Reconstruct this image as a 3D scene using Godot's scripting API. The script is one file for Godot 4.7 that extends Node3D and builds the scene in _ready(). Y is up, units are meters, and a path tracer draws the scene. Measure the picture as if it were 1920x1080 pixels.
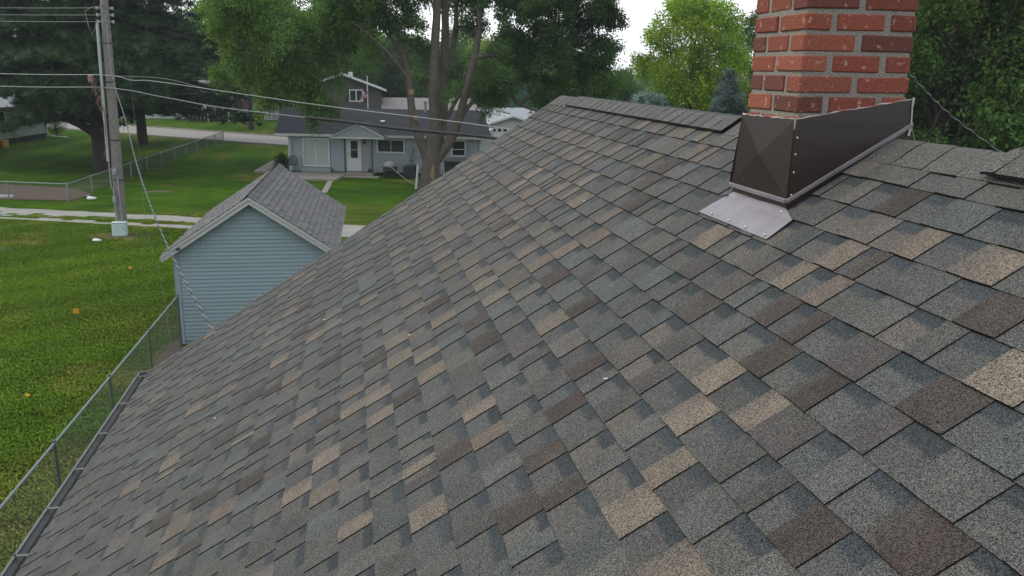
extends Node3D

# ---------------------------------------------------------------- shared state
var rng := RandomNumberGenerator.new()
var patch := FastNoiseLite.new()
var M := {}
var tex := {}
var origin := Vector3.ZERO

# camera frame (measured from the photograph), camera stands 6 m over the lawn
const CAM := Vector3(0, 6, 0)
const CR := Vector3(0.98266723, 0.01500767, 0.1847698)
const CU := Vector3(0.03149029, 0.96871786, -0.24615863)
const CF := Vector3(0.18268407, -0.24771047, -0.9514547)

# roof frame: u runs along the ridge away from the camera, v runs up the slope
const RA := 0.580341
const RD := 1.312393
const EXPO := 0.143
const V0 := 4.342383
const URAKE := 8.22
const XRIDGE := 2.04

class MB:
	var v := PackedVector3Array()
	var n := PackedVector3Array()
	var c := PackedColorArray()
	var uv := PackedVector2Array()
	func tri(a: Vector3, b: Vector3, d: Vector3, ca: Color, cb: Color, cd: Color) -> void:
		var nn := (b - a).cross(d - a).normalized()
		v.append(a); v.append(d); v.append(b)
		n.append(nn); n.append(nn); n.append(nn)
		c.append(ca); c.append(cd); c.append(cb)
		uv.append(Vector2.ZERO); uv.append(Vector2.ZERO); uv.append(Vector2.ZERO)
	func quad(a: Vector3, b: Vector3, d: Vector3, e: Vector3, col := Color.WHITE) -> void:
		tri(a, b, d, col, col, col)
		tri(a, d, e, col, col, col)
	func quadc(a: Vector3, b: Vector3, d: Vector3, e: Vector3, ca: Color, cb: Color, cd: Color, ce: Color) -> void:
		tri(a, b, d, ca, cb, cd)
		tri(a, d, e, ca, cd, ce)
	func quaduv(a: Vector3, b: Vector3, d: Vector3, e: Vector3, ca: Color, cb: Color, cd: Color, ce: Color, ta: Vector2, tb: Vector2, td: Vector2, te: Vector2) -> void:
		var k := v.size()
		quadc(a, b, d, e, ca, cb, cd, ce)
		uv[k] = ta; uv[k + 1] = td; uv[k + 2] = tb
		uv[k + 3] = ta; uv[k + 4] = te; uv[k + 5] = td
	func box(p: Vector3, s: Vector3, b := Basis.IDENTITY, col := Color.WHITE) -> void:
		var h := s * 0.5
		var q: Array[Vector3] = []
		for i in 8:
			q.append(p + b * Vector3(h.x if i & 1 else -h.x, h.y if i & 2 else -h.y, h.z if i & 4 else -h.z))
		quad(q[4], q[5], q[7], q[6], col)
		quad(q[1], q[0], q[2], q[3], col)
		quad(q[5], q[1], q[3], q[7], col)
		quad(q[0], q[4], q[6], q[2], col)
		quad(q[6], q[7], q[3], q[2], col)
		quad(q[0], q[1], q[5], q[4], col)
	func soft_box(p: Vector3, s: Vector3, r: float, b := Basis.IDENTITY, col := Color.WHITE) -> void:
		# a box with chamfered edges and corners
		var h := s * 0.5
		var f := {}
		for sx in [-1, 1]:
			for sy in [-1, 1]:
				for sz in [-1, 1]:
					var k := Vector3(sx, sy, sz)
					f[[sx, sy, sz, 0]] = p + b * (k * Vector3(h.x, h.y - r, h.z - r))
					f[[sx, sy, sz, 1]] = p + b * (k * Vector3(h.x - r, h.y, h.z - r))
					f[[sx, sy, sz, 2]] = p + b * (k * Vector3(h.x - r, h.y - r, h.z))
		for s1 in [-1, 1]:
			out(f[[s1, -1, -1, 0]], f[[s1, 1, -1, 0]], f[[s1, 1, 1, 0]], f[[s1, -1, 1, 0]], p, col)
			out(f[[-1, s1, -1, 1]], f[[1, s1, -1, 1]], f[[1, s1, 1, 1]], f[[-1, s1, 1, 1]], p, col)
			out(f[[-1, -1, s1, 2]], f[[1, -1, s1, 2]], f[[1, 1, s1, 2]], f[[-1, 1, s1, 2]], p, col)
			for s2 in [-1, 1]:
				out(f[[s1, s2, -1, 0]], f[[s1, s2, 1, 0]], f[[s1, s2, 1, 1]], f[[s1, s2, -1, 1]], p, col)
				out(f[[s1, -1, s2, 0]], f[[s1, 1, s2, 0]], f[[s1, 1, s2, 2]], f[[s1, -1, s2, 2]], p, col)
				out(f[[-1, s1, s2, 1]], f[[1, s1, s2, 1]], f[[1, s1, s2, 2]], f[[-1, s1, s2, 2]], p, col)
				for s3 in [-1, 1]:
					var a: Vector3 = f[[s1, s2, s3, 0]]
					var d: Vector3 = f[[s1, s2, s3, 1]]
					var e: Vector3 = f[[s1, s2, s3, 2]]
					if (d - a).cross(e - a).dot(a - p) > 0.0:
						tri(a, d, e, col, col, col)
					else:
						tri(a, e, d, col, col, col)
	func out(a: Vector3, b: Vector3, d: Vector3, e: Vector3, p: Vector3, col: Color) -> void:
		if (b - a).cross(d - a).dot((a + d) * 0.5 - p) > 0.0:
			quad(a, b, d, e, col)
		else:
			quad(a, e, d, b, col)
	func tube(path: Array, radii: Array, sides := 8, cols := [], caps := true) -> void:
		var rings: Array = []
		var norms: Array = []
		var up := Vector3(0.123, 0.0, 0.99)
		for i in path.size():
			var t: Vector3 = (path[mini(i + 1, path.size() - 1)] - path[maxi(i - 1, 0)]).normalized()
			if absf(t.dot(up)) > 0.95:
				up = Vector3(0.99, 0.0, 0.1)
			var x := up.cross(t).normalized()
			var y := t.cross(x).normalized()
			var r: Array[Vector3] = []
			var m: Array[Vector3] = []
			for k in sides:
				var a := TAU * k / sides
				var d := x * cos(a) + y * sin(a)
				m.append(d)
				r.append(path[i] + d * float(radii[mini(i, radii.size() - 1)]))
			rings.append(r)
			norms.append(m)
		for i in path.size() - 1:
			var c0: Color = cols[mini(i, cols.size() - 1)] if cols.size() else Color.WHITE
			var c1: Color = cols[mini(i + 1, cols.size() - 1)] if cols.size() else Color.WHITE
			for k in sides:
				var l := (k + 1) % sides
				var at := v.size()
				quadc(rings[i][k], rings[i][l], rings[i + 1][l], rings[i + 1][k], c0, c0, c1, c1)
				var ns := [norms[i][k], norms[i + 1][l], norms[i][l], norms[i][k], norms[i + 1][k], norms[i + 1][l]]
				for q in 6:
					n[at + q] = ns[q]
		if caps:
			for e in [0, path.size() - 1]:
				var cc: Color = cols[mini(e, cols.size() - 1)] if cols.size() else Color.WHITE
				for k in sides:
					var l := (k + 1) % sides
					if e == 0:
						tri(path[e], rings[e][l], rings[e][k], cc, cc, cc)
					else:
						tri(path[e], rings[e][k], rings[e][l], cc, cc, cc)
	func cyl(a: Vector3, b: Vector3, r: float, sides := 10, col := Color.WHITE) -> void:
		tube([a, b], [r, r], sides, [col])
	func ball(p: Vector3, s: Vector3, seg := 10, col := Color.WHITE) -> void:
		var half := seg / 2
		for i in half:
			for k in seg:
				var q: Array[Vector3] = []
				var m: Array[Vector3] = []
				for w in [[i, k], [i, k + 1], [i + 1, k + 1], [i + 1, k]]:
					var th: float = PI * w[0] / half
					var ph: float = TAU * w[1] / seg
					var d := Vector3(sin(th) * cos(ph), cos(th), sin(th) * sin(ph))
					m.append(d)
					q.append(p + d * s)
				var at := v.size()
				quad(q[0], q[1], q[2], q[3], col)
				var ord := [0, 2, 1, 0, 3, 2]
				for j in 6:
					n[at + j] = (m[ord[j]] / s).normalized()
	func poly(pts: Array, axis: Vector3, col := Color.WHITE) -> void:
		# a convex or simple outline extruded by axis
		var flat := PackedVector2Array()
		var nn: Vector3 = Vector3.ZERO
		for i in pts.size():
			nn += (pts[i] - pts[0]).cross(pts[(i + 1) % pts.size()] - pts[0])
		nn = nn.normalized()
		var ex: Vector3 = (pts[1] - pts[0]).normalized()
		var ey := nn.cross(ex)
		for q in pts:
			flat.append(Vector2((q - pts[0]).dot(ex), (q - pts[0]).dot(ey)))
		var idx := Geometry2D.triangulate_polygon(flat)
		var away := nn.dot(axis) > 0.0
		for i in range(0, idx.size(), 3):
			var a: Vector3 = pts[idx[i]]
			var b: Vector3 = pts[idx[i + 1]]
			var d: Vector3 = pts[idx[i + 2]]
			if ((b - a).cross(d - a).dot(axis) > 0.0):
				var t := b
				b = d
				d = t
			tri(a, b, d, col, col, col)
			tri(a + axis, d + axis, b + axis, col, col, col)
		for i in pts.size():
			var a: Vector3 = pts[i]
			var b: Vector3 = pts[(i + 1) % pts.size()]
			if away:
				quad(a, b, b + axis, a + axis, col)
			else:
				quad(b, a, a + axis, b + axis, col)
	func mesh(off: Vector3) -> ArrayMesh:
		var w := v
		if off != Vector3.ZERO:
			w = PackedVector3Array()
			w.resize(v.size())
			for i in v.size():
				w[i] = v[i] - off
		var a := []
		a.resize(Mesh.ARRAY_MAX)
		a[Mesh.ARRAY_VERTEX] = w
		a[Mesh.ARRAY_NORMAL] = n
		a[Mesh.ARRAY_COLOR] = c
		a[Mesh.ARRAY_TEX_UV] = uv
		var m := ArrayMesh.new()
		m.add_surface_from_arrays(Mesh.PRIMITIVE_TRIANGLES, a)
		return m

# ---------------------------------------------------------------- scene helpers
func thing(called: String, label: String, category: String, at := Vector3.ZERO, turn := 0.0, group := "") -> Node3D:
	var o := Node3D.new()
	o.name = called
	o.position = at
	o.rotation.y = turn
	add_child(o, true)
	origin = at if turn == 0.0 else Vector3.ZERO
	tag(o, label, category, group)
	return o

func tag(o: Node3D, label: String, category := "", group := "", kind := "") -> void:
	if label: o.set_meta("label", label)
	if category: o.set_meta("category", category)
	if group: o.set_meta("group", group)
	if kind: o.set_meta("kind", kind)

func part(parent: Node3D, called: String, mb: MB, m: Material, kind := "", label := "") -> MeshInstance3D:
	var o := MeshInstance3D.new()
	o.name = called
	o.mesh = mb.mesh(origin)
	o.material_override = m
	parent.add_child(o, true)
	if kind: o.set_meta("kind", kind)
	if label: o.set_meta("label", label)
	return o

func single(called: String, mb: MB, m: Material, label: String, category: String, at: Vector3, group := "", kind := "") -> MeshInstance3D:
	origin = at
	var o := part(self, called, mb, m)
	o.position = at
	tag(o, label, category, group, kind)
	return o

func structure(called: String, mb: MB, m: Material) -> MeshInstance3D:
	origin = Vector3.ZERO
	var o := part(self, called, mb, m, "structure")
	return o

func scatter(parent: Node3D, called: String, mesh: Mesh, m: Material, where: Array, tint: Array, kind := "stuff") -> MultiMeshInstance3D:
	var mm := MultiMesh.new()
	mm.transform_format = MultiMesh.TRANSFORM_3D
	mm.use_colors = true
	mm.mesh = mesh
	mm.instance_count = where.size()
	for i in where.size():
		mm.set_instance_transform(i, where[i])
		mm.set_instance_color(i, tint[i])
	var o := MultiMeshInstance3D.new()
	o.name = called
	o.multimesh = mm
	o.material_override = m
	parent.add_child(o, true)
	if kind: o.set_meta("kind", kind)
	return o

func lin(r: float, g: float, b: float) -> Color:
	return Color(r, g, b)

func rnd(a: float, b: float) -> float:
	return rng.randf_range(a, b)

func rvec() -> Vector3:
	var y := rng.randf_range(-1.0, 1.0)
	var a := rng.randf() * TAU
	var r := sqrt(1.0 - y * y)
	return Vector3(r * cos(a), y, r * sin(a))

func shade(c: Color, k: float) -> Color:
	return Color(c.r * k, c.g * k, c.b * k)

func noise_tex(called: String, freq: float, lo: float, hi: float, octaves := 4, size := 512, kind := FastNoiseLite.TYPE_SIMPLEX_SMOOTH) -> Texture2D:
	var f := FastNoiseLite.new()
	f.noise_type = kind
	f.frequency = freq
	f.fractal_octaves = octaves
	f.seed = called.length() * 131 + int(freq * 1000.0)
	var g := Gradient.new()
	g.set_color(0, Color(lo, lo, lo).linear_to_srgb())
	g.set_color(1, Color(hi, hi, hi).linear_to_srgb())
	var t := NoiseTexture2D.new()
	t.width = size
	t.height = size
	t.seamless = true
	t.noise = f
	t.color_ramp = g
	tex[called] = t
	return t

func mat(called: String, c: Color, rough := 0.8, metal := 0.0) -> StandardMaterial3D:
	var m := StandardMaterial3D.new()
	m.resource_name = called
	m.albedo_color = c.linear_to_srgb()
	m.roughness = rough
	m.metallic = metal
	m.vertex_color_use_as_albedo = true
	M[called] = m
	return m

func tri_tex(m: StandardMaterial3D, t: Texture2D, scale: Vector3, bump := 0.0, bump_tex: Texture2D = null) -> StandardMaterial3D:
	m.albedo_texture = t
	m.uv1_triplanar = true
	m.uv1_scale = scale
	m.uv1_triplanar_sharpness = 4.0
	if bump > 0.0:
		m.heightmap_enabled = true
		m.heightmap_texture = bump_tex if bump_tex else t
		m.heightmap_scale = bump
	return m

func granule_texture() -> ImageTexture:
	# mineral granules: single texels of many tones with a little clumping
	var s := 1024
	var data := PackedByteArray()
	data.resize(s * s * 3)
	var raw := PackedFloat32Array()
	raw.resize(s * s)
	for i in s * s:
		raw[i] = rng.randf()
	for y in s:
		for x in s:
			var i := y * s + x
			var k := raw[i] * 0.5 + raw[y * s + (x + 1) % s] * 0.27 + raw[((y + 1) % s) * s + x] * 0.23
			var l := clampf((k - 0.5) * 1.8 + 0.46, 0.04, 1.0)
			if k > 0.72:
				l = minf(1.0, l + 0.25)
			var w := (raw[((y + 7) % s) * s + (x + 3) % s] - 0.5) * 0.14
			var e := pow(l, 1.0 / 2.2) * 255.0
			data[i * 3] = clampi(int(e * (1.0 + w)), 0, 255)
			data[i * 3 + 1] = clampi(int(e), 0, 255)
			data[i * 3 + 2] = clampi(int(e * (1.0 - w)), 0, 255)
	return ImageTexture.create_from_image(Image.create_from_data(s, s, false, Image.FORMAT_RGB8, data))

func make_materials() -> void:
	tex.granule = granule_texture()
	noise_tex("fine", 0.09, 0.72, 1.0, 5)
	noise_tex("rough", 0.05, 0.45, 1.0, 6)
	noise_tex("cloudy", 0.012, 0.62, 1.0, 4)
	noise_tex("bark", 0.03, 0.25, 1.0, 5)
	noise_tex("gravel", 0.16, 0.45, 1.0, 4)
	noise_tex("turf", 0.11, 0.45, 1.0, 5)
	var sh := mat("granules", lin(1, 1, 1), 0.93)
	sh.metallic_specular = 0.35
	sh.albedo_texture = tex.granule
	sh.heightmap_enabled = true
	sh.heightmap_texture = tex.granule
	sh.heightmap_scale = 0.06
	tri_tex(mat("dark_asphalt_roof", lin(1, 1, 1), 0.92), tex.granule, Vector3(0.9, 0.9, 0.9))
	tri_tex(mat("brick", lin(1, 1, 1), 0.9), tex.rough, Vector3(3, 3, 3), 0.35)
	# lime smears left by the mortar
	var lime := noise_tex("lime_mask", 0.013, 0.0, 1.0, 5) as NoiseTexture2D
	lime.color_ramp.offsets = PackedFloat32Array([0.76, 1.0])
	var one := Gradient.new()
	one.set_color(0, lin(0.34, 0.23, 0.18).linear_to_srgb())
	one.set_color(1, lin(0.42, 0.31, 0.25).linear_to_srgb())
	var lt := GradientTexture2D.new()
	lt.gradient = one
	lt.width = 32
	lt.height = 32
	M.brick.detail_enabled = true
	M.brick.detail_albedo = lt
	M.brick.detail_mask = lime
	M.brick.detail_blend_mode = BaseMaterial3D.BLEND_MODE_MIX
	M.brick.detail_uv_layer = BaseMaterial3D.DETAIL_UV_1
	tri_tex(mat("mortar", lin(0.305, 0.275, 0.235), 0.95), tex.rough, Vector3(4, 4, 4), 1.6)
	tri_tex(mat("bronze_metal", lin(0.024, 0.0155, 0.0125), 0.42), tex.cloudy, Vector3(2.2, 2.2, 2.2))
	M.bronze_metal.metallic_specular = 0.45
	tri_tex(mat("pale_metal", lin(0.185, 0.163, 0.178), 0.40), tex.cloudy, Vector3(1, 1, 1))
	mat("caulk", lin(1, 1, 1), 0.5)
	tri_tex(mat("siding", lin(0.285, 0.335, 0.360), 0.65), tex.fine, Vector3(0.8, 0.8, 0.8))
	tri_tex(mat("garage_siding", lin(0.205, 0.272, 0.295), 0.75), tex.fine, Vector3(0.35, 1.2, 0.35))
	tri_tex(mat("brown_siding", lin(0.0720, 0.0608, 0.0544), 0.8), tex.fine, Vector3(0.6, 0.6, 0.6))
	tri_tex(mat("pale_siding", lin(0.4960, 0.5120, 0.5280), 0.7), tex.fine, Vector3(0.6, 0.6, 0.6))
	tri_tex(mat("sage_siding", lin(0.3360, 0.3680, 0.3440), 0.75), tex.fine, Vector3(0.6, 0.6, 0.6))
	tri_tex(mat("red_siding", lin(0.1280, 0.0280, 0.0240), 0.8), tex.fine, Vector3(0.6, 0.6, 0.6))
	tri_tex(mat("white_paint", lin(0.5920, 0.6000, 0.5920), 0.55), tex.fine, Vector3(1.5, 1.5, 1.5))
	tri_tex(mat("weathered_white", lin(0.4960, 0.5040, 0.4880), 0.7), tex.rough, Vector3(1.2, 1.2, 1.2))
	tri_tex(mat("gutter_metal", lin(0.15, 0.15, 0.145), 0.75), tex.rough, Vector3(1.6, 1.6, 1.6))
	tri_tex(mat("dirt_sludge", lin(0.0240, 0.0216, 0.0192), 0.95), tex.rough, Vector3(4, 4, 4))
	mat("dark_metal", lin(0.0160, 0.0176, 0.0192), 0.6)
	mat("black_rubber", lin(0.0096, 0.0096, 0.0104), 0.7)
	tri_tex(mat("grey_metal", lin(0.2400, 0.2560, 0.2640), 0.5), tex.fine, Vector3(2, 2, 2))
	mat("galvanised", lin(0.13, 0.165, 0.17), 0.6)
	mat("post_steel", lin(0.05, 0.065, 0.06), 0.5)
	mat("fence_wire", lin(0.050, 0.066, 0.056), 0.6)
	mat("cable_grey", lin(0.17, 0.175, 0.18), 0.7)
	mat("cable_white", lin(0.30, 0.31, 0.31), 0.7)
	mat("red_wire", lin(0.20, 0.095, 0.085), 0.6)
	tri_tex(mat("pole_wood", lin(0.2720, 0.2480, 0.2240), 0.9), tex.bark, Vector3(3.5, 0.22, 3.5), 1.0)
	tri_tex(mat("trunk_bark", lin(0.1720, 0.1400, 0.1120), 0.95), tex.bark, Vector3(1.6, 0.14, 1.6), 6.0)
	tri_tex(mat("dark_bark", lin(0.0560, 0.0440, 0.0360), 0.95), tex.bark, Vector3(1.4, 0.3, 1.4), 4.0)
	tri_tex(mat("bare_wood", lin(0.3360, 0.2320, 0.1280), 0.85), tex.bark, Vector3(4.0, 0.3, 4.0), 1.0)
	tri_tex(mat("concrete", lin(0.2880, 0.2560, 0.2160), 0.9), tex.rough, Vector3(0.9, 0.9, 0.9), 0.2)
	tri_tex(mat("street_concrete", lin(0.2880, 0.2680, 0.2400), 0.9), tex.rough, Vector3(0.12, 0.12, 0.12))
	tri_tex(mat("gravel", lin(0.8000, 0.8000, 0.8000), 0.95), tex.gravel, Vector3(0.45, 0.45, 0.45), 2.5)
	tri_tex(mat("soil", lin(0.1200, 0.0800, 0.0560), 0.97), tex.gravel, Vector3(0.8, 0.8, 0.8), 4.0)
	tri_tex(mat("turf", lin(0.8000, 0.8000, 0.8000), 0.95), tex.turf, Vector3(0.28, 0.28, 0.28), 0.8)
	M.turf.uv1_world_triplanar = true
	M.turf.metallic_specular = 0.12
	M.turf.detail_enabled = true
	M.turf.detail_albedo = noise_tex("meadow", 0.02, 0.55, 1.0, 6)
	M.turf.detail_blend_mode = BaseMaterial3D.BLEND_MODE_MUL
	M.turf.detail_uv_layer = BaseMaterial3D.DETAIL_UV_2
	M.turf.uv2_triplanar = true
	M.turf.uv2_world_triplanar = true
	M.turf.uv2_scale = Vector3(0.055, 0.055, 0.11)
	var bl := mat("blade", lin(1, 1, 1), 0.7)
	bl.metallic_specular = 0.16
	bl.backlight_enabled = true
	bl.backlight = Color(0.6, 0.7, 0.3)
	var lf := mat("leaf", lin(1, 1, 1), 0.6)
	lf.metallic_specular = 0.16
	lf.backlight_enabled = true
	lf.backlight = Color(0.8, 0.85, 0.5)
	var nd := mat("needle", lin(1, 1, 1), 0.65)
	nd.metallic_specular = 0.16
	nd.backlight_enabled = true
	nd.backlight = Color(0.4, 0.45, 0.35)
	mat("paint", lin(1, 1, 1), 0.6)
	var gl := mat("window_glass", Color(0.02, 0.025, 0.03), 0.06)
	gl.metallic_specular = 0.6
	mat("curtain", lin(0.30, 0.36, 0.33), 0.8)

# ---------------------------------------------------------------- our own roof
func rp(u: float, v: float, h: float) -> Vector3:
	return CAM - Vector3(-sin(RA), cos(RA), 0) * RD + Vector3(cos(RA), sin(RA), 0) * v + Vector3(-sin(RA), cos(RA), 0) * h + Vector3(0, 0, -u)

func butt(k: float) -> float:
	return EXPO * (V0 - k)

var TAN := {-5: [4.49, 4.76, 5.32, 5.46], -3: [1.95, 2.19, 5.15, 5.4], -2: [2.4, 2.6, 5.53], -1: [1.59, 2.27, 2.54, 3.3, 5.12], 0: [4.99, 6.09], 1: [6.07, 8.1], 2: [2.05, 2.3, 4.22], 3: [2.37, 5.06, 6.2, 7.24], 4: [1.95, 3.46], 5: [1.61, 1.8, 2.1, 4.25, 4.47], 7: [2.91, 3.01, 4.24], 8: [3.66, 3.94], 9: [2.7, 2.96, 4.3, 4.46], 10: [3.54, 3.8], 11: [2.73, 4.18], 12: [3.35, 3.56], 13: [3.37, 4.25, 5.64], 14: [5.13], 15: [5.53, 6.66], 16: [4.5], 18: [3.65, 3.9], 20: [4.81, 5.08, 5.81], 22: [5.03]}
var BROWN := {-4: [2.62, 5.15, 5.39], -3: [4.34], -2: [1.71, 1.9, 4.39], -1: [4.26], 0: [1.67, 2.23, 2.42], 1: [1.9, 2.12], 2: [1.37], 3: [1.44, 3.28, 3.74], 4: [2.9], 5: [2.6], 6: [2.17, 2.37, 3.53], 7: [2.39, 4.67], 8: [2.84], 9: [3.59], 10: [4.38], 12: [3.85, 3.95, 4.81], 14: [5.86, 6.63], 15: [3.98, 4.31, 4.99], 16: [5.07], 17: [4.07], 19: [4.14]}

func tone() -> Color:
	var r := rng.randf()
	var c := lin(0.0815, 0.0800, 0.0745)
	if r > 0.42: c = lin(0.0800, 0.0755, 0.0700)
	if r > 0.58: c = lin(0.0770, 0.0815, 0.0800)
	if r > 0.74: c = lin(0.0720, 0.0650, 0.0620)
	if r > 0.86: c = lin(0.1010, 0.0920, 0.0820)
	return shade(c, rnd(0.76, 1.06))

func shingle(mb: MB, u0: float, um: float, u1: float, vb: float, vt: float, tc: Color, gc: Color, tc2: Color) -> void:
	var off := Vector2(rnd(0, 1), rnd(0, 1))
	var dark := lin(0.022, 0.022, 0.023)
	var blue := shade(lin(0.0385, 0.0435, 0.0470), rnd(0.85, 1.2)).lerp(gc, clampf((u0 - 3.0) * 0.14, 0.0, 0.45))  # band fades to grey further off, granule shading painted into the colour
	var hb := 0.0068
	var ht := 0.0008
	var lift := 0.0045
	var ex := vt - vb
	var lap := 0.012
	# exposed lower layer between two tabs, with the printed dark band along its top
	if u1 - um > 0.005:
		var vs := [0.0, rnd(0.58, 0.68), 0.0, 1.0 + lap / ex]
		vs[2] = vs[1] + 0.1
		var us := [um - 0.004, um + (u1 - um) * 0.5, u1 + 0.004]
		var jit := [rnd(-0.05, 0.05), rnd(-0.05, 0.05), rnd(-0.05, 0.05)]
		for i in 2:
			for j in 3:
				var p: Array[Vector3] = []
				var cc: Array[Color] = []
				var tt: Array[Vector2] = []
				for w in [[i, j], [i + 1, j], [i + 1, j + 1], [i, j + 1]]:
					var f: float = vs[w[1]]
					if w[1] == 1 or w[1] == 2:
						f += jit[w[0]]
					var uu: float = us[w[0]]
					var vv := vb + ex * f
					p.append(rp(uu, vv, lerpf(hb, ht, minf(f, 1.0)) + (0.0006 if f > 1.0 else 0.0)))
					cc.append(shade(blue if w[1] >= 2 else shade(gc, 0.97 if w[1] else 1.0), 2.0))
					tt.append(Vector2(uu, vv) * 0.95 + off)
				# p order: (u0,v0)(u1,v0)(u1,v1)(u0,v1); +u is away, +v up
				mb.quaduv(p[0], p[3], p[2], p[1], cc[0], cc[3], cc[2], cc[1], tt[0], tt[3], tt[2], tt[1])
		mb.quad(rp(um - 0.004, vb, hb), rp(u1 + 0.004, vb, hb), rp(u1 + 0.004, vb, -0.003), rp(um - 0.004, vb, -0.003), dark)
	# the raised tab
	var jv := [vb + rnd(-0.0025, 0.0015), vb + rnd(-0.0025, 0.0015), vb + rnd(-0.0025, 0.0015)]
	var tu := [u0 + rnd(-0.002, 0.002), lerpf(u0, um, rnd(0.4, 0.6)), um]
	var td := rnd(-0.004, 0.004)
	# granule drops fade into one another across a tab
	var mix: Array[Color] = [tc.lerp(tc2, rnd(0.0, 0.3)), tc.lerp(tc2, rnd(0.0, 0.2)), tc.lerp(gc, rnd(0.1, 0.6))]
	var mott := []
	for i in 9:
		mott.append(rnd(0.88, 1.12))
	for i in 2:
		for j in 2:
			var p: Array[Vector3] = []
			var cc: Array[Color] = []
			var tt: Array[Vector2] = []
			for w in [[i, j], [i + 1, j], [i + 1, j + 1], [i, j + 1]]:
				var f: float = [0.0, 0.5, 1.0 + lap / ex][w[1]]
				var uu: float = tu[w[0]] + (td * f if w[0] != 1 else 0.0)
				var vv: float = vb + ex * f if w[1] else jv[w[0]]
				p.append(rp(uu, vv, lerpf(hb + lift, ht + lift, minf(f, 1.0)) - (lift * 0.5 if f > 1.0 else 0.0)))
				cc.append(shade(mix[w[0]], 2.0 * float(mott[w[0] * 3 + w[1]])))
				tt.append(Vector2(uu, vv) * 0.95 + off * 0.37)
			mb.quaduv(p[0], p[3], p[2], p[1], cc[0], cc[3], cc[2], cc[1], tt[0], tt[3], tt[2], tt[1])
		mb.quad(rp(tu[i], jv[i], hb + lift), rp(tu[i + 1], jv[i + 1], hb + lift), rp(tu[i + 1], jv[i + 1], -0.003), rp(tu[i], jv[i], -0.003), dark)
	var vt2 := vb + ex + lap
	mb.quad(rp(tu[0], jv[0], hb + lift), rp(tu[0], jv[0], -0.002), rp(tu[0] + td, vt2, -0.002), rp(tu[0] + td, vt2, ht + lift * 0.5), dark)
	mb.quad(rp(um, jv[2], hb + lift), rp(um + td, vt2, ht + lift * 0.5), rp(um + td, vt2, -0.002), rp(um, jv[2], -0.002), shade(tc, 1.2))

func near_kind(list: Dictionary, k: int, a: float, b: float) -> bool:
	if not list.has(k):
		return false
	for t in list[k]:
		if t >= a and t < b:
			return true
	return false

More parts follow.
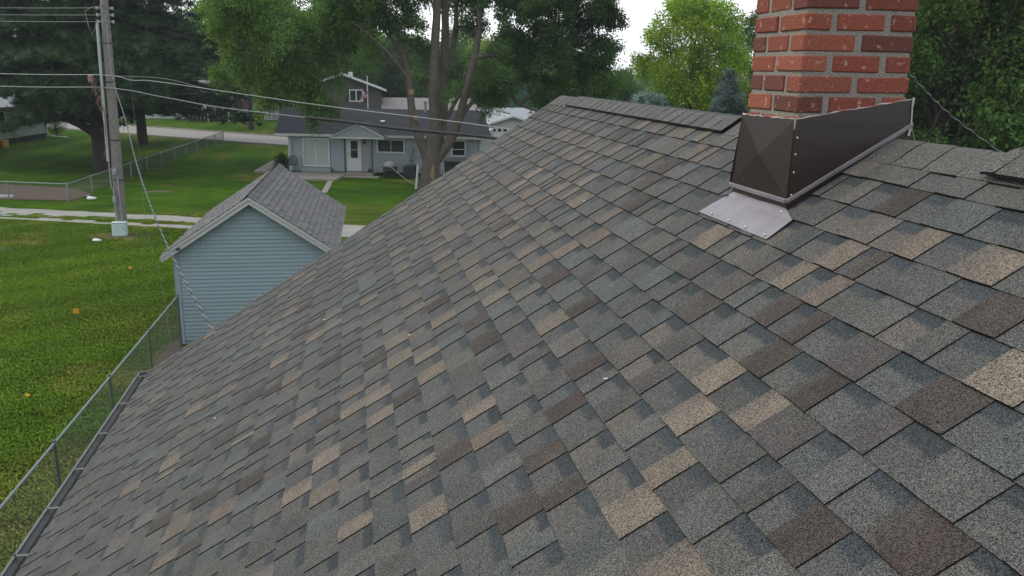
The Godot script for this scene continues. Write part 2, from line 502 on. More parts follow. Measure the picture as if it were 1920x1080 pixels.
func own_house() -> void:
	var h := thing("shingled_house", "house in front under the large roof of mottled grey and tan shingles", "house", Vector3(2.0, 0, -3.0))
	# walls below the roof
	var w := MB.new()
	var ve := butt(26.65)
	var eave := rp(0, ve, 0)
	var xl := eave.x + 0.42
	var xr := 2.0 * XRIDGE - xl
	var ye := eave.y - 0.12
	for s in [[xl, 1.0], [xr, -1.0]]:
		w.box(Vector3(s[0] + 0.08 * s[1], (ye - 0.1) * 0.5, -2.0), Vector3(0.16, ye - 0.1, 11.8))
	for z in [-7.93, 3.93]:
		w.poly([Vector3(xl, 0, z), Vector3(xr, 0, z), Vector3(xr, ye - 0.1, z), Vector3(XRIDGE, rp(0, 1.579, 0).y - 0.25, z), Vector3(xl, ye - 0.1, z)], Vector3(0, 0, 0.14 if z < 0 else -0.14))
	part(h, "wall", w, M.sage_siding)
	# roof boards under the shingles: two slabs
	var deck := MB.new()
	var apex := rp(0, 1.579, -0.006)
	var lowl := rp(0, ve + 0.01, -0.006)
	var thick := Vector3(0, -0.10, 0)
	for s in [1.0, -1.0]:
		var lo := lowl if s > 0 else Vector3(2.0 * XRIDGE - lowl.x, lowl.y, 0)
		deck.poly([Vector3(lo.x, lo.y, -URAKE + 0.012), Vector3(apex.x, apex.y, -URAKE + 0.012), Vector3(apex.x, apex.y + thick.y, -URAKE + 0.012), Vector3(lo.x, lo.y + thick.y, -URAKE + 0.012)], Vector3(0, 0, URAKE + 4.1))
	var roof := part(h, "roof", deck, M.weathered_white)
	# the shingles, course by course
	var cells: Array = []
	for k in range(-5, 28):
		var vb := butt(float(k)) if k < 27 else butt(26.65)
		var vt := butt(float(k) - 1.0)
		if k == -5:
			vt = 1.50
		var u := rnd(-0.3, 0.0) + 0.55
		var prev := tone()
		while u < URAKE - 0.02:
			var wd := rnd(0.20, 0.33)
			if rng.randf() < 0.12:
				wd = rnd(0.10, 0.17)
			var u1 := minf(u + wd, URAKE)
			if URAKE - u1 < 0.09:
				u1 = URAKE
			var um := u + (u1 - u) * rnd(0.42, 0.62)
			if rng.randf() < 0.03:
				um = u1
			var tc := tone()
			var nx := tone()
			# tabs at the upper left take a buff tint, grazing sky sheen painted in
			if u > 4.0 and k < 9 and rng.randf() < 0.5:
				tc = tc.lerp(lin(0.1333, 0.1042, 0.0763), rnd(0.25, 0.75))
			var special := false
			if near_kind(TAN, k, u - 0.02, u1 - 0.02):
				tc = shade(lin(0.1300, 0.1070, 0.0850), rnd(0.85, 1.12))
				um = u + (u1 - u) * rnd(0.40, 0.55)
				nx = tc.lerp(nx, 0.3)
				special = true
			elif near_kind(BROWN, k, u - 0.02, u1 - 0.02):
				tc = shade(lin(0.0471, 0.0372, 0.0322), rnd(0.88, 1.15))
				um = u + (u1 - u) * rnd(0.42, 0.6)
				special = true
			elif rng.randf() < 0.04:
				tc = lin(0.0570, 0.0484, 0.0422)
			elif rng.randf() < 0.03 and u > 3.5:
				tc = shade(lin(0.120, 0.098, 0.077), rnd(0.9, 1.1))
			var gc := prev.lerp(lin(0.0715, 0.0710, 0.0675), 0.5)
			prev = nx
			# leave the place of the chimney free
			var mid := (u + u1) * 0.5
			var vm := (vb + vt) * 0.5
			var d := rp(mid, vm, 0) - CAM
			var depth := d.dot(CF)
			var px := d.dot(CR) / depth
			var py := d.dot(CU) / depth
			var seen := depth > 0.2 and absf(px) < 0.64 and absf(py) < 0.37
			var size := (u1 - u) * EXPO * RD / pow(depth, 3.0) if seen else 0.0
			cells.append([size, u, um, u1, vb, vt, tc, gc, nx])
			u = u1
	cells.sort_custom(func(a, b): return a[0] > b[0])
	var rest := MB.new()
	for i in cells.size():
		var q: Array = cells[i]
		var mb: MB = MB.new() if i < 298 else rest
		shingle(mb, q[1], q[2], q[3], q[4], q[5], q[6], q[7], q[8])
		if i < 298:
			part(roof, "shingle", mb, M.granules)
	# the part behind the camera and the far slope: the same courses, joined
	for k in range(-5, 28):
		var vb := butt(float(k)) if k < 27 else butt(26.65)
		var vt := butt(float(k) - 1.0) if k > -5 else 1.50
		var u := -4.08
		while u < 0.2:
			var u1 := minf(u + 0.27, 0.4)
			if u1 > 0.1:
				u1 = 0.25 + 0.0
			shingle(rest, u, u + (u1 - u) * 0.55, u1, vb, vt, tone(), tone(), tone())
			u = u1
	part(roof, "shingle_courses", rest, M.granules, "stuff")
	var back := MB.new()
	for k in range(-5, 27):
		var vb := butt(float(k))
		var vt := butt(float(k) - 1.0) if k > -5 else 1.50
		var u := -4.08
		while u < URAKE - 0.01:
			var u1 := minf(u + rnd(0.2, 0.4), URAKE)
			var a := rp(u, vb, 0.008)
			var b := rp(u1, vb, 0.008)
			var c := rp(u1, vt, 0.001)
			var d := rp(u, vt, 0.001)
			var f := func(q: Vector3) -> Vector3: return Vector3(2.0 * XRIDGE - q.x, q.y, q.z)
			var cl := shade(tone(), 2.0)
			back.quaduv(f.call(a), f.call(b), f.call(c), f.call(d), cl, cl, cl, cl, Vector2(u, vb), Vector2(u1, vb), Vector2(u1, vt), Vector2(u, vt))
			back.quad(f.call(b), f.call(a), f.call(a) - Vector3(0, 0.01, 0), f.call(b) - Vector3(0, 0.01, 0), lin(0.02, 0.02, 0.02))
			u = u1
	part(roof, "far_slope_courses", back, M.granules, "stuff")
	# ridge caps
	var cap := func(u0: float, u1: float, lift: float, half: float, r_first := -99.0) -> MB:
		var mb := MB.new()
		var c := shade(lin(0.0880, 0.0849, 0.0794), rnd(0.88, 1.1))
		var c2 := shade(c, rnd(0.9, 1.1))
		var off := Vector2(rnd(0, 1), rnd(0, 1))
		var ring := func(u: float, hh: float) -> Array:
			var pts: Array[Vector3] = []
			for s in [[-half, 0.0], [-half * 0.5, 0.0], [-0.03, 0.0]]:
				pts.append(rp(u, 1.579 + s[0], hh + rnd(-0.0015, 0.0015)))
			var top := rp(u, 1.579, hh)
			pts.append(Vector3(XRIDGE, top.y - 0.004, -u))
			for i in 3:
				var q: Vector3 = pts[2 - i]
				pts.append(Vector3(2.0 * XRIDGE - q.x, q.y, q.z))
			return pts
		var p0: Array = ring.call(u0, 0.0105 + lift)
		var p1: Array = ring.call(u1 + 0.03, 0.0075 + lift)
		for i in 6:
			var ta := Vector2(u0, i * 0.05) + off
			var tb := Vector2(u1, i * 0.05) + off
			mb.quaduv(p0[i], p0[i + 1], p1[i + 1], p1[i], shade(c, 2), shade(c, 2), shade(c2, 2), shade(c2, 2), ta, ta + Vector2(0, 0.05), tb + Vector2(0, 0.05), tb)
			var dn := Vector3(0, -0.0045 if u0 > r_first else -0.014, 0)
			mb.quad(p0[i + 1], p0[i], p0[i] + dn, p0[i + 1] + dn, lin(0.02, 0.02, 0.021))
		for e in [0, 6]:
			var dn := Vector3(0, -0.009, 0)
			mb.quad(p0[e], p1[e], p1[e] + dn, p0[e] + dn, lin(0.02, 0.02, 0.021))
		return mb
	var u := 7.56
	while u < URAKE - 0.02:
		part(roof, "ridge_cap", cap.call(u, minf(u + 0.16, URAKE - 0.06), 0.0, 0.15), M.granules)
		u += 0.16
	for r in [[3.4, 4.2], [1.92, 2.92]]:
		u = r[0]
		while u < r[1] - 0.02:
			part(roof, "ridge_cap", cap.call(u, minf(u + 0.17, r[1]), 0.0, 0.15), M.granules)
			u += 0.17
	# two raised ridge vents under their own caps
	for r in [[4.22, 7.55], [-3.9, 2.31]]:
		var core := MB.new()
		for s in [0, 1]:
			var q: Array[Vector3] = []
			var vh := 0.021 if r[0] > 3.0 else 0.034
			for e in [[-0.105, 0.002], [-0.105, vh], [0.0, vh], [0.0, 0.002]]:
				var p := rp(r[0] + 0.02, 1.579 + e[0], e[1])
				q.append(Vector3(2.0 * XRIDGE - p.x, p.y, p.z) if s else p)
			core.poly(q, Vector3(0, 0, -(r[1] - r[0] - 0.04)))
		part(roof, "ridge_vent", core, M.black_rubber)
		u = r[0]
		while u < r[1] - 0.02:
			part(roof, "ridge_cap", cap.call(u, minf(u + 0.15, r[1] - 0.03), 0.017 if r[0] > 3.0 else 0.03, 0.142, r[0] + 0.01), M.granules)
			u += 0.15
	# drip edge along the far rake, fascia and gutter
	var rake := MB.new()
	for s in [0, 1]:
		var q: Array[Vector3] = []
		for e in [[ve, -0.004], [1.575, -0.004], [1.575, -0.15], [ve, -0.15]]:
			var p := rp(URAKE - 0.006, e[0], e[1])
			q.append(Vector3(2.0 * XRIDGE - p.x, p.y, p.z) if s else p)
		rake.poly(q, Vector3(0, 0, 0.018))
	part(h, "rake_board", rake, M.weathered_white)
	var g := MB.new()
	var gx := eave.x + 0.012
	var gy := eave.y - 0.02
	var prof := [Vector2(0, 0.0), Vector2(0, -0.115), Vector2(-0.085, -0.115), Vector2(-0.10, -0.06), Vector2(-0.128, -0.035), Vector2(-0.128, -0.006), Vector2(-0.112, -0.006), Vector2(-0.112, -0.018), Vector2(-0.122, -0.03), Vector2(-0.095, -0.056), Vector2(-0.082, -0.110), Vector2(-0.004, -0.110), Vector2(-0.004, 0.0)]
	var pp: Array[Vector3] = []
	for q in prof:
		pp.append(Vector3(gx + q.x, gy + q.y, -8.27))
	g.poly(pp, Vector3(0, 0, 12.3))
	var gut := part(h, "gutter", g, M.gutter_metal)
	var capm := MB.new()
	capm.poly([Vector3(gx, gy - 0.001, -8.285), Vector3(gx, gy - 0.117, -8.285), Vector3(gx - 0.087, gy - 0.117, -8.285), Vector3(gx - 0.13, gy - 0.035, -8.285), Vector3(gx - 0.13, gy - 0.001, -8.285)], Vector3(0, 0, 0.013))
	part(gut, "end_cap", capm, M.gutter_metal)
	var silt := MB.new()
	silt.box(Vector3(gx - 0.045, gy - 0.1, -2.2), Vector3(0.07, 0.012, 12.0))
	part(gut, "silt", silt, M.dirt_sludge)
	for z in [-8.16, -7.47, -6.83, -6.19, -5.61, -5.03, -4.45, -3.87]:
		var b := MB.new()
		b.box(Vector3(gx - 0.062, gy - 0.010, z), Vector3(0.122, 0.006, 0.022))
		b.box(Vector3(gx - 0.118, gy - 0.016, z), Vector3(0.01, 0.02, 0.026))
		part(gut, "gutter_hanger", b, M.gutter_metal)
	chimney(h)
	# litter on the shingles
	var bits := MB.new()
	for q in [[-0.15, 4.62], [8.3, 4.35], [3.7, 2.62], [12.4, 5.8], [18.0, 5.2]]:
		bits.box(rp(q[1], butt(q[0]) + 0.05, 0.011), Vector3(0.008, 0.002, 0.014), Basis(Vector3.UP, q[1] * 3.0))
	part(roof, "bird_dropping", bits, M.white_paint)

func chimney(h: Node3D) -> void:
	var x0 := 1.634
	var x1 := 2.08
	var z0 := -2.965
	var z1 := -3.37
	var core := MB.new()
	var top := 7.2
	core.box(Vector3((x0 + x1) / 2, (4.6 + top) / 2, (z0 + z1) / 2), Vector3(x1 - x0 - 0.014, top - 4.6, z0 - z1 - 0.014))
	var ch := part(h, "chimney", core, M.mortar)
	var j := 0.0165
	var hc := 0.0739
	var hb := hc - j
	var dp := 0.10
	for n in range(-2, 17):
		var y := 5.93 + n * hc + hb * 0.5 + j * 0.5
		var list: Array = []   # cx, cz, sx, sz
		if (n + 20) % 2 == 1:
			# the row above the flashing shows half, full, half on the wide face
			for s in [[x0, 1.0], [x1, -1.0]]:
				var lz := (z0 - z1 - 0.026) / 2
				list.append([s[0] + s[1] * dp / 2, z0 - lz / 2, dp, lz])
				list.append([s[0] + s[1] * dp / 2, z1 + lz / 2, dp, lz])
			for s in [[z0, -1.0], [z1, 1.0]]:
				list.append([(x0 + x1) / 2, s[0] + s[1] * dp / 2, x1 - x0 - 2 * dp - 0.056, dp])
		else:
			var lx := (x1 - x0 - 0.028) / 2
			for s in [[z0, -1.0], [z1, 1.0]]:
				list.append([x0 + lx / 2, s[0] + s[1] * dp / 2, lx, dp])
				list.append([x1 - lx / 2, s[0] + s[1] * dp / 2, lx, dp])
			for s in [[x0, 1.0], [x1, -1.0]]:
				list.append([s[0] + s[1] * dp / 2, (z0 + z1) / 2, dp, z0 - z1 - 2 * dp - 0.05])
		for q in list:
			var mb := MB.new()
			var red: Color = [lin(0.262, 0.066, 0.036), lin(0.205, 0.048, 0.030), lin(0.285, 0.080, 0.044), lin(0.140, 0.040, 0.030), lin(0.240, 0.056, 0.033)][rng.randi() % 5]
			var b := Basis(Vector3.UP, rnd(-0.008, 0.008)) * Basis(Vector3.FORWARD, rnd(-0.008, 0.008))
			mb.soft_box(Vector3(q[0], y + rnd(-0.001, 0.001), q[1]) + Vector3(rnd(-0.0015, 0.0015), 0, rnd(-0.0015, 0.0015)), Vector3(q[2] + rnd(-0.004, 0.003), hb + rnd(-0.002, 0.002), q[3] + rnd(-0.003, 0.003)), 0.004, b, shade(red, rnd(0.85, 1.15)))
			# worn arrises and chipped corners
			for i in mb.v.size():
				var p := mb.v[i]
				mb.v[i] = p + Vector3(patch.get_noise_3d(p.x * 2600.0, p.y * 2600.0, p.z * 2600.0), patch.get_noise_3d(p.y * 2600.0, p.z * 2600.0, p.x * 2600.0), patch.get_noise_3d(p.z * 2600.0, p.x * 2600.0, p.y * 2600.0)) * 0.0030
			part(ch, "brick", mb, M.brick)
	var crown := MB.new()
	crown.soft_box(Vector3((x0 + x1) / 2, top + 0.05, (z0 + z1) / 2), Vector3(0.56, 0.1, 0.5), 0.02)
	part(ch, "chimney_crown", crown, M.mortar)
	# bronze flashing: creased front panel, side panels, hem and skirt
	var xa := x0 - 0.014
	var xb := x1 + 0.012
	var za := z0 + 0.014
	var zb := z1 - 0.016
	var yt := 5.838
	var yl := 5.546
	var f := MB.new()
	var a := Vector3(xa, yt, za)
	var b := Vector3(xa, yt - 0.004, zb)
	var c := Vector3(xa - 0.004, yl, zb - 0.05)
	var d := Vector3(xa - 0.004, yl, za + 0.003)
	var m := (a + b + c + d) * 0.25 + Vector3(-0.014, 0.0, 0)
	for q in [[a, b], [b, c], [c, d], [d, a]]:
		f.tri(m, q[0], q[1], Color.WHITE, Color.WHITE, Color.WHITE)
	var fl := part(h, "chimney_flashing", f, M.bronze_metal)
	var sd := MB.new()
	var rt := Vector3(xb, 5.915, za)
	var rl := Vector3(xb + 0.004, 5.832, za + 0.004)
	sd.quad(a + Vector3(0.001, 0, 0.002), d + Vector3(0.001, 0, 0.003), rl, rt)
	sd.quad(Vector3(xa, yt, zb), Vector3(xb, 5.905, zb), Vector3(xb, 5.832, zb), Vector3(xa - 0.012, yl, zb - 0.05))
	sd.quad(rt, rl, Vector3(xb, 5.832, zb), Vector3(xb, 5.905, zb))
	part(fl, "side_panel", sd, M.bronze_metal)
	var hem := MB.new()
	var hy := 0.0125
	for q in [[Vector3(xa - 0.006, yl, zb - 0.052), Vector3(xa - 0.006, yl, za + 0.005), Vector3(-0.008, 0, 0)], [Vector3(xa - 0.006, yl, za + 0.005), Vector3(xb + 0.01, 5.832, za + 0.005), Vector3(0, 0, 0.008)]]:
		var p: Vector3 = q[0]
		var e: Vector3 = q[1]
		var o: Vector3 = q[2]
		hem.poly([p, e, e + o + Vector3(0, -0.004, 0), p + o + Vector3(0, -0.004, 0)], Vector3(0, -hy, 0))
	part(fl, "hem", hem, M.pale_metal)
	var sk := MB.new()
	sk.quad(Vector3(xa - 0.004, yl - 0.004, zb - 0.03), Vector3(xa - 0.006, 5.46, zb - 0.03), Vector3(xa - 0.006, 5.46, za + 0.002), Vector3(xa - 0.004, yl - 0.004, za + 0.002))
	sk.quad(Vector3(xa - 0.004, yl - 0.004, za + 0.002), Vector3(xa - 0.006, 5.45, za + 0.002), Vector3(XRIDGE, 5.755, za + 0.002), Vector3(xb + 0.004, 5.828, za + 0.002))
	sk.quad(Vector3(xb + 0.004, 5.828, za + 0.002), Vector3(XRIDGE, 5.74, za + 0.002), Vector3(XRIDGE + 0.04, 5.70, za + 0.002), Vector3(xb + 0.006, 5.70, za + 0.002))
	part(fl, "skirt", sk, M.bronze_metal)
	# sealant along the top edge
	var ck := MB.new()
	for e in [[b, a], [a, rt]]:
		var path: Array = []
		var rr: Array = []
		var cl: Array = []
		for i in 19:
			path.append((e[0] as Vector3).lerp(e[1], i / 18.0) + Vector3(0.004, 0.002 + rnd(-0.002, 0.003), -0.004))
			rr.append(rnd(0.002, 0.005))
			cl.append(lin(0.22, 0.06, 0.045) if rng.randf() < 0.2 else shade(lin(0.33, 0.26, 0.25), rnd(0.5, 1.3)))
		ck.tube(path, rr, 6, cl)
	ck.tube([a + Vector3(0, 0.002, 0.004), a.lerp(d, 0.12) + Vector3(0, 0, 0.004)], [0.005, 0.002], 6, [lin(0.22, 0.18, 0.17)])
	ck.tube([rt + Vector3(0.004, 0.008, 0.002), rt + Vector3(0.002, -0.03, 0.004), rl + Vector3(0, -0.01, 0.004), rl + Vector3(-0.006, -0.05, 0.004)], [0.006, 0.003, 0.003, 0.006], 6, [lin(0.3, 0.3, 0.3)])
	part(fl, "sealant", ck, M.caulk)
	for t in [0.22, 0.43, 0.66, 0.95]:
		var sc := MB.new()
		sc.ball(a.lerp(d, t) + Vector3(0.016, 0, 0.003), Vector3(0.004, 0.004, 0.003), 8)
		part(fl, "screw", sc, M.white_paint)
	# the apron lying on the shingles below
	var ap := MB.new()
	var rows := [[3.25, 2.955, 3.40], [2.95, 2.835, 3.425], [2.52, 2.828, 3.445], [2.10, 2.824, 3.45]]
	for i in 3:
		var r0: Array = rows[i]
		var r1: Array = rows[i + 1]
		for s in 6:
			var f0 := s / 6.0
			var f1 := (s + 1) / 6.0
			var hz := func(t: float, rr: int) -> float: return 0.0125 + (0.004 if rr == 0 else 0.0) + sin(t * 9.0 + rr) * 0.0012
			ap.quad(rp(lerpf(r1[1], r1[2], f0), EXPO * (V0 + r1[0]), hz.call(f0, i + 1)), rp(lerpf(r0[1], r0[2], f0), EXPO * (V0 + r0[0]), hz.call(f0, i)), rp(lerpf(r0[1], r0[2], f1), EXPO * (V0 + r0[0]), hz.call(f1, i)), rp(lerpf(r1[1], r1[2], f1), EXPO * (V0 + r1[0]), hz.call(f1, i + 1)))
	var lo: Array = rows[3]
	ap.quad(rp(lo[1], EXPO * (V0 + lo[0]), 0.012), rp(lo[2], EXPO * (V0 + lo[0]), 0.012), rp(lo[2], EXPO * (V0 + lo[0]), 0.006), rp(lo[1], EXPO * (V0 + lo[0]), 0.006), shade(Color.WHITE, 0.5))
	var apron := part(fl, "apron", ap, M.pale_metal)
	for uu in [2.86, 3.02, 3.17, 3.34]:
		var sc := MB.new()
		sc.ball(rp(uu, EXPO * (V0 + 2.2), 0.0155), Vector3(0.006, 0.004, 0.006), 8)
		part(fl, "screw", sc, M.white_paint)
	var kink := MB.new()
	kink.ball(rp(3.43, EXPO * (V0 + 3.05), 0.016), Vector3(0.012, 0.006, 0.02), 8, lin(0.05, 0.045, 0.045))
	kink.ball(rp(2.945, EXPO * (V0 + 3.08), 0.014), Vector3(0.008, 0.006, 0.008), 8, lin(0.4, 0.28, 0.27))
	part(fl, "sealant", kink, M.caulk)

# ---------------------------------------------------------------- land
func ground_y(x: float, z: float) -> float:
	var d := sqrt(x * x + z * z)
	return -maxf(0.0, d - 125.0) * 0.055

func alley_s(x: float, z: float) -> Vector2:
	# along, across (0 near edge .. 1 far edge) of the gravel alley
	var al := 0.3752
	var p := Vector2(x + 8.67, z + 34.57)
	return Vector2(p.x * cos(al) + p.y * sin(al), (p.x * sin(al) - p.y * cos(al)) / 2.35)

func dryness(x: float, z: float) -> float:
	var d := patch.get_noise_2d(x * 9.0, z * 9.0) * 0.5 + patch.get_noise_2d(x * 31.0 + 50.0, z * 31.0) * 0.5 + patch.get_noise_2d(x * 90.0, z * 90.0 + 20.0) * 0.25
	d = smoothstep(0.0, 0.55, d)
	var a := alley_s(x, z)
	if a.x > 0.0 and a.x < 16.0 and a.y > 0.95:
		d = maxf(d, 0.9 * (1.0 - smoothstep(1.0, 1.5, a.y)) * smoothstep(-0.3, 0.4, patch.get_noise_2d(x * 40.0, z * 40.0)))
	# thin turf along the near fence
	d = maxf(d, 0.75 * (1.0 - smoothstep(0.2, 1.6, absf(x + 4.3))) * smoothstep(-0.1, 0.5, patch.get_noise_2d(x * 25.0 + 9.0, z * 25.0)) * (1.0 if z > -16.0 else 0.0))
	if z > -24.0:
		d += 0.45 * smoothstep(-0.05, 0.4, patch.get_noise_2d(x * 16.0 + 30.0, z * 14.0)) * smoothstep(-24.0, -18.0, z)
	return clampf(d * 1.1, 0.0, 1.0)

func grass_color(x: float, z: float) -> Color:
	var fresh := lin(0.076, 0.158, 0.009)
	var deep := lin(0.044, 0.110, 0.007)
	var dry := lin(0.235, 0.205, 0.050)
	var c := deep.lerp(fresh, clampf(0.5 + patch.get_noise_2d(x * 14.0, z * 14.0 + 70.0) * 1.1, 0.0, 1.0))
	c = c.lerp(dry, dryness(x, z) * 0.72)
	# the passes of the mower lean the turf two ways
	var s := sin((x * 0.55 + z * 0.83) * 3.3)
	return shade(c, 1.0 + 0.16 * s)

func spaced(list: Array) -> Array:
	# [[from, step], ..., [end, 0]]
	var o: Array = []
	for i in list.size() - 1:
		var a: float = list[i][0]
		var b: float = list[i + 1][0]
		var n := maxi(1, int(round((b - a) / list[i][1])))
		for k in n:
			o.append(a + (b - a) * k / n)
	o.append(list[-1][0])
	return o

func land() -> void:
	var xs := spaced([[-900, 150], [-300, 40], [-60, 6], [-24, 0.6], [-2, 1.2], [8, 4], [60, 25], [300, 150], [900, 0]])
	var zs := spaced([[-900, 150], [-300, 40], [-110, 5], [-56, 1.1], [-36, 0.6], [-4, 2.5], [20, 40], [100, 200], [500, 0]])
	var mb := MB.new()
	var col: Array = []
	for z in zs:
		var row: Array = []
		for x in xs:
			row.append(shade(grass_color(x, z), 1.2))
		col.append(row)
	for j in zs.size() - 1:
		for i in xs.size() - 1:
			var a := Vector3(xs[i], ground_y(xs[i], zs[j]), zs[j])
			var b := Vector3(xs[i + 1], ground_y(xs[i + 1], zs[j]), zs[j])
			var c := Vector3(xs[i + 1], ground_y(xs[i + 1], zs[j + 1]), zs[j + 1])
			var d := Vector3(xs[i], ground_y(xs[i], zs[j + 1]), zs[j + 1])
			mb.quadc(a, d, c, b, col[j][i], col[j + 1][i], col[j + 1][i + 1], col[j][i + 1])
	structure("lawn", mb, M.turf)
	# gravel alley
	var al := MB.new()
	var ca := cos(0.3752)
	var sa := sin(0.3752)
	var at := func(s: float, t: float) -> Vector3:
		var e := 0.10 * patch.get_noise_2d(s * 60.0, 7.0 if t < 0.5 else 300.0) * (1.0 if (t < 0.01 or t > 0.99) else 0.0)
		var w := t * 2.35 + e * 2.6
		return Vector3(-8.67 + s * ca + w * sa, 0.008, -34.57 + s * sa - w * ca)
	var s := -70.0
	while s < 45.0:
		var st := 0.5 if s > -16.0 and s < 16.0 else 3.0
		for k in 8:
			var t0 := k / 8.0
			var t1 := (k + 1) / 8.0
			var c: Color = shade(lin(0.40, 0.385, 0.35), 1.0 + 0.2 * patch.get_noise_2d(s * 50.0, k * 40.0))
			var bare := patch.get_noise_2d(s * 45.0, 11.0 + k * 25.0)
			if s < 3.0 and k >= 2 and k <= 3 and bare > -0.30:
				continue
			if s < 3.0 and (k == 1 or k == 4) and bare > 0.12:
				continue
			if s >= 3.0 and bare > 0.25:
				continue
			al.quad(at.call(s, t0), at.call(s + st, t0), at.call(s + st, t1), at.call(s, t1), c)
		s += st
	structure("gravel_alley", al, M.gravel)
	# street across the lots
	var road := MB.new()
	var pts := [[Vector2(-72, -129), 7.0], [Vector2(-27.2, -88.4), 6.9], [Vector2(-10.06, -73.27), 6.9], [Vector2(-4.9, -69.2), 5.6], [Vector2(2, -63.5), 5.6], [Vector2(16, -56), 5.6], [Vector2(60, -44), 5.6]]
	var near: Array[Vector3] = []
	var far: Array[Vector3] = []
	for i in pts.size():
		var p: Vector2 = pts[i][0]
		var t: Vector2 = ((pts[mini(i + 1, pts.size() - 1)][0] as Vector2) - (pts[maxi(i - 1, 0)][0] as Vector2)).normalized()
		var q: Vector2 = p + Vector2(t.y, -t.x) * pts[i][1]
		near.append(Vector3(p.x, 0.012, p.y))
		far.append(Vector3(q.x, 0.012, q.y))
	for i in pts.size() - 1:
		road.quad(near[i], near[i + 1], far[i + 1], far[i])
	structure("street", road, M.street_concrete)
	var kerb := MB.new()
	for i in pts.size() - 1:
		for e in [near, far]:
			var a: Vector3 = e[i]
			var b: Vector3 = e[i + 1]
			kerb.box((a + b) * 0.5 + Vector3(0, 0.05, 0), Vector3(0.16, 0.12, a.distance_to(b)), Basis.looking_at(b - a))
	structure("kerb", kerb, M.concrete)
	# bare soil: bed along the fence, ring at the pole, strip by the garage, worn spots
	var soil := MB.new()
	var blob := func(cx: float, cz: float, rx: float, rz: float, turn: float, y: float) -> void:
		for k in 20:
			var p: Array[Vector3] = []
			for q in [k, (k + 1) % 20]:
				var a: float = TAU * q / 20.0
				var r: float = 1.0 + 0.35 * patch.get_noise_2d(cos(a) * 60.0 + cx * 10.0, sin(a) * 60.0 + cz * 10.0)
				var v := Vector2(cos(a) * rx * r, sin(a) * rz * r).rotated(turn)
				p.append(Vector3(cx + v.x, y, cz + v.y))
			soil.tri(Vector3(cx, y + 0.02, cz), p[1], p[0], Color.WHITE, Color.WHITE, Color.WHITE)
	blob.call(-8.25, -32.4, 1.05, 0.75, 0.3, 0.010)
	blob.call(-11.9, -30.4, 0.75, 0.4, 0.2, 0.010)
	blob.call(-4.0, -18.2, 0.25, 1.3, 0.0, 0.010)
	blob.call(-9.2, -43.9, 0.7, 0.30, 0.2, 0.010)
	structure("bare_soil", soil, M.soil)
	var bed := MB.new()
	bed.poly([Vector3(-34, 0.03, -54), Vector3(-13.4, 0.03, -45.4), Vector3(-12.0, 0.03, -43.0), Vector3(-12.4, 0.03, -41.1), Vector3(-16, 0.03, -42.0), Vector3(-34, 0.03, -49)], Vector3(0, -0.04, 0))
	structure("mulch_bed", bed, M.soil)

func turf() -> void:
	# short blades over the nearer lawns
	var mb := MB.new()
	for i in 9:
		var a := rng.randf() * TAU
		var p := Vector3(cos(a), 0, sin(a)) * rnd(0.0, 0.05)
		var l := Vector3(rnd(-0.08, 0.08), rnd(0.02, 0.05), rnd(-0.08, 0.08))
		var w := Vector3(-sin(a + 0.7), 0, cos(a + 0.7)) * 0.006
		mb.tri(p - w, p + w, p + l, Color.WHITE, Color.WHITE, Color.WHITE)
	for i in mb.n.size():
		mb.n[i] = (mb.n[i] * 0.35 + Vector3.UP).normalized()
	var tuft := mb.mesh(Vector3.ZERO)
	var where: Array = []
	var tint: Array = []
	for i in 230000:
		var t := rng.randf()
		var z := -5.0 - 32.0 * pow(t, 1.15)
		var x := rnd(-4.0, -4.0 - 2.2 - 0.32 * -z)
		var a := alley_s(x, z)
		if a.y > -0.02 and not (a.x < 3.0 and a.y > 0.24 and a.y < 0.52 and rng.randf() < 0.75):
			if a.y < 1.0 or rng.randf() < 0.3:
				continue
		var d := dryness(x, z)
		if rng.randf() < d * 0.55:
			continue
		var sc := rnd(0.6, 1.15) * (1.0 + -z * 0.010)
		where.append(Transform3D(Basis(Vector3.UP, rng.randf() * TAU).scaled(Vector3(sc, sc * rnd(0.7, 1.2), sc)), Vector3(x, 0.0, z)))
		tint.append(shade(grass_color(x, z).lerp(lin(0.15, 0.155, 0.03), 0.26), rnd(0.95, 2.15)))
	var o := scatter(self, "grass", tuft, M.blade, where, tint)
	tag(o, "short mown lawn grass with yellowing patches around the alley and fences", "grass")

# ---------------------------------------------------------------- trees
func leaf_cluster(count: int, radius: float, len: float, wid: float, droop := 0.0, tall := 0.8) -> ArrayMesh:
	var mb := MB.new()
	for i in count:
		var p := rvec() * radius * pow(rng.randf(), 0.4) * Vector3(1, tall, 1)
		var d := (rvec() + Vector3(0, -droop, 0) + p.normalized() * 0.4).normalized()
		var s := d.cross(rvec() + Vector3(0.01, 0, 0)).normalized()
		s = (s + Vector3(0, 0.0, 0)).normalized() * wid * 0.5 * rnd(0.8, 1.2)
		var l := len * rnd(0.75, 1.25)
		var c := shade(Color.WHITE, rnd(0.8, 1.2))
		var mid := p + d * l * 0.45
		mb.tri(p, mid + s, p + d * l, c, c, c)
		mb.tri(p, p + d * l, mid - s, c, c, c)
	return mb.mesh(Vector3.ZERO)

func needle_cluster(count: int, len: float, wid: float, up := 0.35) -> ArrayMesh:
	var mb := MB.new()
	for i in count:
		var d := (rvec() + Vector3(0, up, 0)).normalized()
		var s := d.cross(rvec()).normalized() * wid
		var l := len * rnd(0.6, 1.1)
		var p := d * 0.03
		var c := shade(Color.WHITE, rnd(0.75, 1.25))
		mb.tri(p - s, p + s, p + d * l, c, c, c)
	return mb.mesh(Vector3.ZERO)

